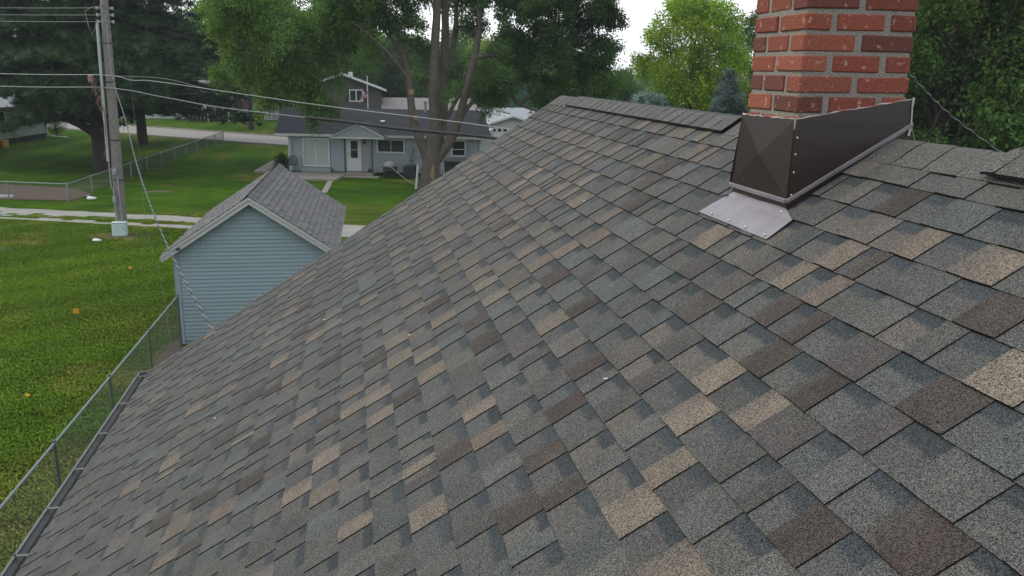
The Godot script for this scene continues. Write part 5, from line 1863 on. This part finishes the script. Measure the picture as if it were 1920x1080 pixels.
# ---------------------------------------------------------------- pole, wires, fences, litter
func smooth(pts: Array, n := 8) -> Array:
	var o: Array = []
	for i in pts.size() - 1:
		var p0: Vector3 = pts[maxi(i - 1, 0)]
		var p1: Vector3 = pts[i]
		var p2: Vector3 = pts[i + 1]
		var p3: Vector3 = pts[mini(i + 2, pts.size() - 1)]
		for k in n:
			o.append(p1.cubic_interpolate(p2, p0, p3, float(k) / n))
	o.append(pts[-1])
	return o

func twisted(path: Array, r: float, turn: float, thick: float, mats: Array, names: Array, parent: Node3D) -> void:
	# strands wound about one another along a path
	for s in mats.size():
		var m := MB.new()
		var p: Array = []
		var l := 0.0
		for i in path.size():
			if i:
				l += (path[i] as Vector3).distance_to(path[i - 1])
			var t: Vector3 = (path[mini(i + 1, path.size() - 1)] - path[maxi(i - 1, 0)]).normalized()
			var x := t.cross(Vector3.UP).normalized()
			var y := x.cross(t)
			var a := l / turn * TAU + TAU * s / mats.size()
			p.append(path[i] + (x * cos(a) + y * sin(a)) * r)
		m.tube(p, [thick], 5)
		part(parent, names[s], m, mats[s])

func dense(pts: Array, step: float) -> Array:
	var c := smooth(pts, 24)
	var o: Array = [c[0]]
	var acc := 0.0
	for i in range(1, c.size()):
		var a: Vector3 = c[i - 1]
		var b: Vector3 = c[i]
		var l := a.distance_to(b)
		var d := step - acc
		while d <= l:
			o.append(a.lerp(b, d / l))
			d += step
		acc = fmod(acc + l, step)
	o.append(c[-1])
	return o

func utility_pole() -> void:
	var p := thing("utility_pole", "leaning grey wooden utility pole with white conduit by the gravel alley", "utility pole", Vector3(-8.21, 0, -32.58))
	var m := MB.new()
	var path: Array = []
	var rr: Array = []
	for i in 15:
		var y := i * 0.75 - 0.2
		path.append(Vector3(-8.21 + 0.0185 * y, y, -32.58 - 0.004 * y))
		rr.append(0.195 - 0.0075 * y + rnd(-0.002, 0.002))
	m.tube(path, rr, 18)
	part(p, "shaft", m, M.pole_wood)
	m = MB.new()
	m.tube([Vector3(-8.42, 2.66, -32.50), Vector3(-8.33, 7.35, -32.52)], [0.05], 10)
	part(p, "conduit", m, M.cable_white)
	m = MB.new()
	m.tube([Vector3(-8.30, 0.4, -32.40), Vector3(-8.31, 1.75, -32.40)], [0.03], 8)
	m.tube([Vector3(-8.12, 0.4, -32.38), Vector3(-8.14, 2.15, -32.38)], [0.025], 8)
	m.tube([Vector3(-8.40, 1.7, -32.48), Vector3(-8.40, 2.7, -32.48)], [0.022], 8)
	part(p, "riser_pipe", m, M.grey_metal)
	for q in [[Vector3(-8.20, 2.30, -32.34), Vector3(0.13, 0.2, 0.1)], [Vector3(-8.30, 1.30, -32.36), Vector3(0.12, 0.22, 0.1)]]:
		m = MB.new()
		m.soft_box(q[0], q[1], 0.012)
		part(p, "junction_box", m, M.grey_metal)
	for y in [2.0, 3.4, 5.4, 6.7]:
		m = MB.new()
		var c := Vector3(-8.21 + 0.0185 * y, y, -32.58)
		for k in 18:
			var a := TAU * k / 18
			var b := TAU * (k + 1) / 18
			var r: float = 0.202 - 0.0075 * y
			m.quad(c + Vector3(cos(b) * r, -0.02, sin(b) * r), c + Vector3(cos(a) * r, -0.02, sin(a) * r), c + Vector3(cos(a) * r, 0.02, sin(a) * r), c + Vector3(cos(b) * r, 0.02, sin(b) * r))
		m.tube([c + Vector3(-0.2, 0, 0.07), c + Vector3(-0.25, 0, 0.09)], [0.02], 6)
		part(p, "strap", m, M.dark_metal)
	# rack of insulators near the top, both sides
	for y in [7.85, 7.63, 7.41]:
		for s in [-1, 1]:
			m = MB.new()
			var c := Vector3(-8.07 + s * 0.24, y, -32.6)
			m.tube([c - Vector3(0.12 * s, 0, 0), c + Vector3(0.04 * s, 0, 0)], [0.02], 6)
			m.tube([c + Vector3(0.0, -0.05, 0), c + Vector3(0, -0.02, 0), c + Vector3(0, 0.0, 0), c + Vector3(0, 0.02, 0), c + Vector3(0, 0.05, 0)], [0.045, 0.045, 0.03, 0.045, 0.045], 8)
			part(p, "insulator", m, M.cable_white)
	m = MB.new()
	m.tube([Vector3(-8.4, 7.9, -32.6), Vector3(-8.72, 7.75, -32.7), Vector3(-8.66, 7.3, -32.65), Vector3(-8.55, 6.95, -32.6), Vector3(-8.36, 7.3, -32.55)], [0.014], 5)
	m.tube([Vector3(-7.85, 8.2, -32.5), Vector3(-7.95, 8.05, -32.4), Vector3(-8.3, 7.8, -32.4)], [0.012], 5)
	part(p, "jumper_wire", m, M.cable_grey)
	# loose red wires
	m = MB.new()
	for k in 5:
		var pts: Array = [Vector3(-8.75 + rnd(-0.1, 0.1), 5.55 + rnd(-0.1, 0.12), -32.5)]
		for j in 5:
			pts.append(Vector3(-8.66 + rnd(-0.13, 0.13) + j * 0.07, 5.5 - j * 0.28 + rnd(-0.10, 0.10), -32.45 + rnd(-0.06, 0.06)))
		if k < 3:
			pts.append(Vector3(-8.42, 3.3, -32.45))
			pts.append(Vector3(-8.55, 2.75, -32.45))
		m.tube(smooth(pts, 4), [0.008], 4)
	part(p, "loose_wire", m, M.red_wire)
	m = MB.new()
	m.soft_box(Vector3(-8.72, 5.5, -32.52), Vector3(0.16, 0.26, 0.14), 0.03)
	part(p, "terminal_box", m, M.red_wire)
	# pedestal in front
	var b := thing("cable_pedestal", "pale green metal cable box at the foot of the utility pole", "utility box", Vector3(-8.2, 0, -32.26))
	m = MB.new()
	m.soft_box(Vector3(-8.2, 0.25, -32.26), Vector3(0.48, 0.50, 0.30), 0.035)
	part(b, "cabinet", m, tri_tex(mat("pale_green_metal", lin(0.42, 0.52, 0.48), 0.55), tex.fine, Vector3(1.2, 1.2, 1.2)))
	m = MB.new()
	m.soft_box(Vector3(-8.2, 0.505, -32.26), Vector3(0.50, 0.035, 0.32), 0.012)
	part(b, "lid", m, M.pale_green_metal)
	m = MB.new()
	m.box(Vector3(-8.04, 0.3, -32.105), Vector3(0.03, 0.08, 0.02))
	part(b, "latch", m, M.grey_metal)
	# cables along the alley
	var wire := func(called: String, label: String, pts: Array, r: float, ma: Material) -> void:
		m = MB.new()
		m.tube(smooth(pts, 8), [r], 6)
		single(called, m, ma, label, "cable", Vector3((pts[0] as Vector3).x, 0, (pts[0] as Vector3).z))
	wire.call("overhead_cable", "upper pale overhead cable crossing before the pale blue house", [Vector3(-46, 6.6, -47.3), Vector3(-26, 5.75, -39.5), Vector3(-12.14, 5.61, -34.1), Vector3(-8.3, 5.63, -32.45), Vector3(-7.3, 5.47, -32.2), Vector3(-6.5, 5.45, -31.87), Vector3(-3.6, 5.10, -30.7), Vector3(-0.56, 4.74, -29.54), Vector3(4.37, 4.25, -27.59), Vector3(9, 3.6, -25.7), Vector3(14, 2.6, -23.8), Vector3(27, 2.2, -18.7)], 0.012, M.cable_white)
	wire.call("overhead_cable", "lower grey overhead cable that meets a thick black sleeve", [Vector3(-46, 6.1, -47.3), Vector3(-26, 5.3, -39.5), Vector3(-12.2, 5.17, -34.12), Vector3(-8.24, 5.2, -32.42), Vector3(-6.2, 4.92, -31.7), Vector3(-4.25, 4.62, -31.0), Vector3(-1.37, 4.36, -29.85)], 0.018, M.cable_grey)
	wire.call("splice_cable", "thick black sleeved cable sagging before the old tree", [Vector3(-1.40, 4.365, -29.86), Vector3(-0.2, 4.27, -29.4), Vector3(1.66, 4.08, -28.66), Vector3(4.84, 3.84, -27.41), Vector3(9, 3.2, -25.7), Vector3(14, 2.3, -23.8), Vector3(27, 1.9, -18.7)], 0.05, M.black_rubber)
	wire.call("lashing_wire", "thin slack wire beside the upper pale cable at the pole", [Vector3(-7.9, 5.6, -32.4), Vector3(-6.2, 5.55, -31.75), Vector3(-4.6, 5.22, -31.1), Vector3(-3.4, 5.08, -30.62)], 0.009, M.cable_grey)
	var i := 0
	for y in [7.85, 7.62, 7.40]:
		var nm: String = ["topmost", "middle", "lowest"][i]
		wire.call("power_line", nm + " of three thin power lines left of the pole top", [Vector3(-46, y + 0.9, -47.3), Vector3(-26, y + 0.05, -39.5), Vector3(-12, y - 0.01, -34), Vector3(-8.3, y, -32.6)], 0.010, M.cable_grey)
		wire.call("power_line", nm + " of three thin power lines right of the pole top", [Vector3(-7.84, y, -32.6), Vector3(-6.0, y - 0.55, -33.4), Vector3(-3.5, y - 0.95, -35.0), Vector3(0.5, y - 1.35, -37.5), Vector3(6, y - 1.5, -41)], 0.0055, M.dark_metal)
		i += 1
	# service drop to our house
	var sd := thing("service_drop", "twisted pale cable from the pole top down to the nearest roof", "cable", Vector3(-8.0, 0, -32.5))
	var drop := dense([Vector3(-8.0, 7.8, -32.42), Vector3(-6.95, 5.75, -28.2), Vector3(-5.75, 4.62, -24.2), Vector3(-4.35, 3.86, -19.0), Vector3(-2.7, 3.5, -13.0), Vector3(-1.25, 3.42, -8.05)], 0.035)
	twisted(drop, 0.0085, 0.40, 0.0062, [M.cable_grey, M.dark_metal, M.dark_metal], ["strand", "strand", "strand"], sd)
	wire.call("drop_wire", "thin wire sagging across the garage wall to the roof edge", [Vector3(-7.4, 5.6, -32.3), Vector3(-5.9, 3.6, -26), Vector3(-4.3, 2.9, -19.0), Vector3(-2.9, 2.65, -13.5), Vector3(-1.7, 2.9, -8.02)], 0.0035, M.dark_metal)
	# the wires behind the chimney
	var sc := thing("twisted_cable", "twisted cable sloping down behind the brick chimney", "cable", Vector3(5.6, 0, -7.0))
	var far := dense([Vector3(4.9, 6.15, -7.2), Vector3(6.35, 5.62, -8.3), Vector3(7.75, 4.98, -8.75), Vector3(10.5, 3.6, -9.4)], 0.03)
	twisted(far, 0.006, 0.30, 0.0034, [M.cable_white, M.black_rubber], ["strand", "strand"], sc)
	wire.call("chimney_wire", "single thin pale wire dropping behind the ridge beside the chimney", [Vector3(4.9, 6.05, -7.2), Vector3(5.9, 5.2, -8.1), Vector3(7.0, 4.0, -9.0)], 0.005, M.cable_white)

func chain_fence(called: String, label: String, pts: Array, hgt: float, post_step: float, pitch: float, wr: float, pr: float, rail_m: Material, group := "") -> void:
	var f := thing(called, label, "fence", Vector3(pts[0].x, 0, pts[0].y), 0.0, group)
	for s in pts.size() - 1:
		var a := Vector3(pts[s].x, 0, pts[s].y)
		var b := Vector3(pts[s + 1].x, 0, pts[s + 1].y)
		var l := a.distance_to(b)
		var d := (b - a) / l
		var n := maxi(1, int(round(l / post_step)))
		for i in n + 1:
			if i == n and s < pts.size() - 2:
				continue
			var m := MB.new()
			var p := a + d * l * i / n
			var thick := pr * (1.35 if i == 0 or i == n else 1.0)
			m.tube([p + Vector3(0, -0.05, 0), p + Vector3(0, hgt + (0.03 if i == 0 or i == n else -0.01), 0)], [thick], 8)
			m.ball(p + Vector3(0, hgt + 0.03, 0), Vector3(thick * 1.2, thick, thick * 1.2), 8)
			part(f, "post", m, M.post_steel if pitch < 0.08 else rail_m)
		var rail := MB.new()
		rail.tube([a + Vector3(0, hgt, 0), b + Vector3(0, hgt, 0)], [pr * 0.8], 8)
		part(f, "top_rail", rail, rail_m)
		var w := MB.new()
		var k := int(l / pitch)
		var hh := hgt - 0.03
		for i in range(-int(hh / pitch), k):
			for sgn in [1, -1]:
				var s0 := i * pitch
				var y0 := 0.03
				var s1 := s0 + hh
				var y1 := y0 + hh
				if s0 < 0.0:
					y0 -= s0
					s0 = 0.0
				if s1 > l:
					y1 -= s1 - l
					s1 = l
				if y1 <= y0:
					continue
				var ya: float = y0 if sgn == 1 else hh + 0.06 - y0
				var yb: float = y1 if sgn == 1 else hh + 0.06 - y1
				w.tube([a + d * s0 + Vector3(0, ya, 0), a + d * s1 + Vector3(0, yb, 0)], [wr], 3, [], false)
		part(f, "chain_link_mesh", w, M.fence_wire, "stuff")

func litter() -> void:
	var bag := func(label: String, at: Vector3, s: float) -> void:
		var m := MB.new()
		m.ball(at + Vector3(0, s * 0.32, 0), Vector3(s, s * 0.4, s * 0.7), 12)
		for i in m.v.size():
			var q := m.v[i] - at
			m.v[i] += q.normalized() * patch.get_noise_3d(q.x * 300.0, q.y * 300.0, q.z * 300.0) * s * 0.5
		m.tube([at + Vector3(-s * 0.5, s * 0.5, 0), at + Vector3(-s * 0.75, s * 0.95, 0.02), at + Vector3(-s * 0.4, s * 0.8, 0)], [s * 0.12, s * 0.05], 5)
		single("plastic_bag", m, M.white_paint, label, "litter", at)
	bag.call("crumpled white plastic bag on the grass before the utility pole", Vector3(-8.72, 0, -31.3), 0.16)
	bag.call("crumpled white plastic bag by the chain-link fence corner", Vector3(-11.6, 0, -41.4), 0.23)
	var yl := mat("yellow_plastic", lin(0.52, 0.25, 0.01), 0.8)
	var i := 0
	for q in [[-6.73, -21.56, "square yellow marker flag on the lawn nearest the garage"], [-6.68, -26.62, "crumpled yellow marker flag further up the lawn towards the pole"], [-6.08, -16.09, "bent orange-yellow marker flag on the lawn by the near fence"]]:
		var f := thing("marker_flag", q[2], "marker flag", Vector3(q[0], 0, q[1]), 0.0, "marker flags in the lawn")
		origin = Vector3.ZERO
		var m := MB.new()
		m.tube([Vector3(0, 0, 0), Vector3(0.02, 0.2, 0)], [0.004], 4)
		part(f, "wire", m, M.dark_metal)
		m = MB.new()
		var t := [0.0, 0.9, 1.2][i] as float
		for k in 3:
			var a := Vector3(-0.005 + k * 0.045, 0.10, 0.012 * sin(k * 2.0 + i))
			var b := Vector3(-0.005 + (k + 1) * 0.045, 0.10, 0.012 * sin(k * 2.0 + 2.0 + i))
			if i:
				a = a * 0.6 + Vector3(0, 0.03, 0)
				b = b * 0.6 + Vector3(0, 0.03, 0)
			var bs := Basis(Vector3.BACK, -t * 0.5) * Basis(Vector3.RIGHT, -t * 0.8)
			m.poly([bs * a, bs * b, bs * (b + Vector3(0, 0.12 if i == 0 else 0.06, 0)), bs * (a + Vector3(0, 0.12 if i == 0 else 0.06, 0))], Vector3(0, 0, 0.003))
		part(f, "flag", m, yl)
		i += 1
	var m := MB.new()
	m.box(Vector3(-16.6, 0.08, -42.6), Vector3(2.9, 0.1, 0.14), Basis(Vector3.UP, -0.22))
	single("white_plank", m, M.white_paint, "long white plank lying on the mulch bed by the alley", "plank", Vector3(-16.6, 0, -42.6))
	m = MB.new()
	m.tube([Vector3(-24.7, 0.0, -68.6), Vector3(-24.7, 0.5, -68.6)], [0.24, 0.28], 12)
	single("yellow_bucket", m, mat("ochre_plastic", lin(0.45, 0.22, 0.03), 0.6), "ochre bucket in the shade at the left edge", "bucket", Vector3(-24.7, 0, -68.6))

# ---------------------------------------------------------------- build
func _ready() -> void:
	# camera
	var cam := Camera3D.new()
	cam.name = "camera"
	cam.transform = Transform3D(Basis(CR, CU, -CF), CAM).orthonormalized()
	cam.fov = 37.3824
	cam.near = 0.05
	cam.far = 3000.0
	cam.current = true
	add_child(cam)
	# overcast sky
	var env := Environment.new()
	env.background_mode = Environment.BG_SKY
	var sm := ProceduralSkyMaterial.new()
	sm.sky_top_color = Color(0.86, 0.90, 0.95)
	sm.sky_horizon_color = Color(0.985, 0.99, 1.0)
	sm.sky_curve = 0.35
	sm.sky_energy_multiplier = 1.1
	sm.ground_bottom_color = Color(0.18, 0.2, 0.15)
	sm.ground_horizon_color = Color(0.5, 0.52, 0.5)
	sm.sun_angle_max = 1.0
	var sky := Sky.new()
	sky.sky_material = sm
	env.sky = sky
	env.tonemap_mode = Environment.TONE_MAPPER_LINEAR
	env.tonemap_exposure = 1.35
	env.sdfgi_enabled = true
	env.ssao_enabled = true
	env.ssil_enabled = true
	env.fog_enabled = true
	env.fog_density = 0.00035
	env.fog_light_color = Color(0.88, 0.93, 0.95)
	var we := WorldEnvironment.new()
	we.name = "air"
	we.environment = env
	add_child(we)
	var sun := DirectionalLight3D.new()
	sun.name = "sun"
	sun.light_energy = 0.5
	sun.light_color = Color(1.0, 0.97, 0.92)
	sun.light_angular_distance = 18.0
	sun.shadow_enabled = true
	add_child(sun)
	sun.look_at_from_position(Vector3(-30, 30, -5), Vector3.ZERO)

	rng.seed = 20240611
	patch.seed = 77
	patch.frequency = 0.01
	make_materials()
	land()
	own_house()
	garage()
	blue_house()
	far_houses()
	trees()
	big_tree()
	utility_pole()
	chain_fence("chain_link_fence", "near chain-link fence running beside the gutter to the garage", [Vector2(-3.72, -18.62), Vector2(-4.02, -6.2)], 1.2, 2.7, 0.065, 0.0022, 0.021, M.galvanised)
	chain_fence("chain_link_fence", "far chain-link fence with a corner post before the pines", [Vector2(-46, -52.5), Vector2(-12.45, -41.0), Vector2(-10.1, -73.6)], 0.78, 3.0, 0.10, 0.0035, 0.032, M.galvanised)
	litter()
	turf()

func trees() -> void:
	var needles := needle_cluster(44, 0.46, 0.017, 0.5)
	var spruce := needle_cluster(40, 0.30, 0.016, 0.15)
	var leaves := leaf_cluster(16, 0.50, 0.24, 0.13, 0.2, 0.8)
	var small := leaf_cluster(20, 0.42, 0.16, 0.085, 0.2, 0.85)
	var big := leaf_cluster(16, 0.85, 0.42, 0.24, 0.2, 0.8)
	var dk := lin(0.034, 0.059, 0.032)
	var low_pine := pine("pine_tree", "huge dark pine behind the utility pole, leftmost trunk in view", Vector3(-14.15, 0, -53.6), 19.0, 3.0, 8.6, dk, needles, 5.5, "", 0.58)
	var low := MB.new()
	origin = Vector3.ZERO
	for q in [[Vector3(0, 1.9, 0.2), Vector3(-1.4, 2.9, 0.6), Vector3(-4.2, 3.5, 1.0), Vector3(-6.5, 3.2, 1.2)], [Vector3(0.1, 2.2, 0.2), Vector3(1.3, 3.3, 0.6), Vector3(3.6, 4.2, 0.8), Vector3(6.0, 4.4, 1.0)], [Vector3(0, 2.6, 0.3), Vector3(-0.9, 4.0, 1.2), Vector3(-2.4, 5.0, 2.6)], [Vector3(0, 2.9, 0.3), Vector3(1.0, 4.6, 1.0), Vector3(2.2, 6.2, 1.8)]]:
		low.tube(smooth(q, 4), [0.30, 0.27, 0.25, 0.23, 0.21, 0.19, 0.17, 0.15, 0.13, 0.11, 0.09, 0.07, 0.05], 8)
	part(low_pine, "limb", low, M.dark_bark)
	pine("pine_tree", "dark pine with a slimmer trunk standing right behind the utility pole", Vector3(-15.8, 0, -71.3), 20.0, 3.0, 8.0, shade(dk, 0.95), needles, 5.5, "", 0.40)
	pine("pine_tree", "dark pine whose boughs hang over the pale house at the left edge", Vector3(-22.5, 0, -60.0), 19.0, 4.6, 7.6, lin(0.035, 0.070, 0.042), needles, 5.5, "", 0.45)
	var g := "background trees"
	broadleaf("maple_tree", "bright green maple standing alone against the sky", Vector3(22.8, 0, -55.5), 11.6, 1.0, 3.5, lin(0.185, 0.300, 0.035), small, 3600, "", 26, 0.28, 0.36)
	broadleaf("young_tree", "dark leafy tree between the bright maple and the chimney", Vector3(31.0, 0, -64), 11.0, 1.0, 2.4, lin(0.070, 0.131, 0.052), small, 1500, "", 14, 0.2)
	broadleaf("tall_tree", "yellow-green tree rising between the pines and the old tree", Vector3(-9.3, 0, -87.5), 17.0, 6.2, 3.8, lin(0.149, 0.240, 0.032), leaves, 2600, "", 22, 0.3)
	broadleaf("tall_tree", "mid-green tree behind the white shed", Vector3(-8.1, 0, -111.7), 13.0, 0.6, 5.6, lin(0.045, 0.096, 0.032), leaves, 3000, "", 20, 0.3)
	broadleaf("tall_tree", "green tree filling the gap behind the drooping branches", Vector3(-2.9, 0, -100), 13.0, 0.8, 5.0, lin(0.070, 0.149, 0.032), leaves, 2600, "", 20, 0.3)
	broadleaf("tall_tree", "bright mid-green tree right behind the brown gable", Vector3(1.4, 0, -112), 11.2, 0.8, 4.4, lin(0.096, 0.219, 0.032), leaves, 2600, "", 20, 0.3)
	broadleaf("tall_tree", "dark tree behind the right slope of the brown house", Vector3(6.7, 0, -105), 9.0, 0.4, 3.9, lin(0.038, 0.077, 0.038), leaves, 2200, "", 18, 0.3)
	broadleaf("tall_tree", "dark green tree seen between the old tree's stems", Vector3(10.6, 0, -99), 8.6, 0.4, 3.6, lin(0.052, 0.105, 0.035), leaves, 2000, "", 18, 0.3)
	broadleaf("tall_tree", "mid-green tree above the dark roof's right end", Vector3(14.7, 0, -92), 8.4, 0.4, 3.4, lin(0.070, 0.144, 0.032), leaves, 2000, "", 18, 0.3)
	broadleaf("tall_tree", "pale yellow-green tree showing through the right branches", Vector3(21.5, 0, -118), 11.0, 0.5, 5.0, lin(0.175, 0.240, 0.070), leaves, 2600, "", 20, 0.3)
	broadleaf("tall_tree", "dark tree behind the white house roof", Vector3(20.5, 0, -96), 8.2, 0.4, 4.2, lin(0.049, 0.096, 0.038), leaves, 2200, "", 18, 0.3)
	broadleaf("tall_tree", "dark spreading tree where our roof edge meets the ridge", Vector3(22.6, 0, -84), 7.6, 0.2, 3.6, lin(0.052, 0.102, 0.042), leaves, 2400, "", 18, 0.3)
	broadleaf("tall_tree", "low dark tree at the edge of the sky gap", Vector3(25.2, 0, -80), 6.4, 0.2, 2.0, lin(0.060, 0.119, 0.042), small, 1300, "", 14, 0.22)
	var blue := lin(0.115, 0.160, 0.165)
	pine("blue_spruce", "blue spruce standing against the chimney's left side", Vector3(18.7, 0, -40.9), 6.2, 0.4, 2.2, blue, spruce, 13.0, "", 0.16, 0.02, 0.9, 0.15)
	pine("blue_spruce", "rounded blue spruce top just above the ridge vent", Vector3(14.1, 0, -39.5), 5.05, 0.3, 1.6, shade(blue, 1.25), spruce, 14.0, "", 0.14, 0.0, 0.45, 0.5)
	pine("blue_spruce", "dim blue-green spruce behind the white house", Vector3(15.9, 0, -80.4), 4.9, 0.3, 2.1, lin(0.061, 0.123, 0.096), spruce, 10.0, "", 0.16, 0.02, 0.8, 0.2)
	# the wood on the right
	var wood := "trees in the dark wood"
	var i := 0
	for q in [[22.5, -31.5, 15.0, 4.4, "dark tall tree just right of the chimney"], [20.2, -26.5, 14.0, 3.8, "dark tree leaning over the right end of the ridge"], [23.6, -27.4, 15.0, 4.4, "dark tree at the right edge of the wood"], [26.5, -29.0, 16.0, 4.5, "dark tree filling the upper right corner"], [28.5, -37.5, 16.0, 4.8, "tall dark tree deeper in the wood behind the chimney"], [33.0, -38.0, 17.0, 5.0, "tall dark tree deep in the right of the wood"]]:
		broadleaf("wood_tree", q[4], Vector3(q[0], 0, q[1]), q[2], 0.6, q[3], lin(0.058, 0.115, 0.038), small, 2600, wood, 26, 0.26, 0.34)
		i += 1
	for q in [[33.5, -49, 8.0, 4.0, "sunlit yellow-green tree glimpsed through the dark wood"], [41, -48, 8.0, 4.4, "pale yellow-green tree glimpsed low in the dark wood"]]:
		broadleaf("glade_tree", q[4], Vector3(q[0], 0, q[1]), q[2], 0.2, q[3], lin(0.184, 0.240, 0.044), leaves, 1400, "", 14, 0.25)
	# beyond the left lots
	i = 0
	for q in [[-43, -133, 15.0, 8.0, "far green tree behind the pine boughs above the left lots"], [-34, -136, 16.0, 8.0, "far green tree behind the leaning utility pole"], [-25.5, -137, 15.0, 7.0, "far green tree behind the raised deck's house"], [-17, -140, 15.5, 7.0, "far green tree rising behind the small red barn"], [-9, -140, 16.0, 7.5, "far green tree behind the white mast and little shed"], [-52, -128, 15.0, 8.0, "outermost far green tree at the left edge"], [0, -138, 14.0, 7.0, "far green tree behind the brown gable's peak"], [9, -138, 12.0, 6.0, "far green tree behind the brown house's low wing"], [17, -136, 12.0, 6.0, "far green tree between the old stems and the white house"]]:
		broadleaf("far_tree", q[4], Vector3(q[0], 0, q[1]), q[2], 0.3, q[3], shade(lin(0.067, 0.137, 0.035), rnd(0.8, 1.3)), big, 1500, "trees along the far lots", 16, 0.35)
		i += 1
	# distant woods falling away towards the valley
	var where: Array = []
	var tint: Array = []
	for k in 420:
		var a := rnd(-0.7, 0.95)
		var d := rnd(170.0, 330.0)
		var p := Vector3(sin(a) * d, 0, -cos(a) * d)
		p.y = ground_y(p.x, p.z)
		var hh := rnd(9.0, 14.0)
		var cc := shade(lin(0.079, 0.149, 0.044), rnd(0.7, 1.3))
		for j in 55:
			var v := rvec() * pow(rng.randf(), 0.4)
			where.append(Transform3D(Basis(rvec(), rng.randf() * TAU).scaled(Vector3.ONE * rnd(1.6, 2.6)), p + Vector3(v.x * 4.5, hh * 0.52 + v.y * hh * 0.48, v.z * 4.5)))
			tint.append(shade(cc, rnd(0.8, 1.2)))
	origin = Vector3.ZERO
	var o := scatter(self, "distant_woods", big, M.leaf, where, tint)
	tag(o, "hazy distant woods closing the view beyond the houses", "woods")
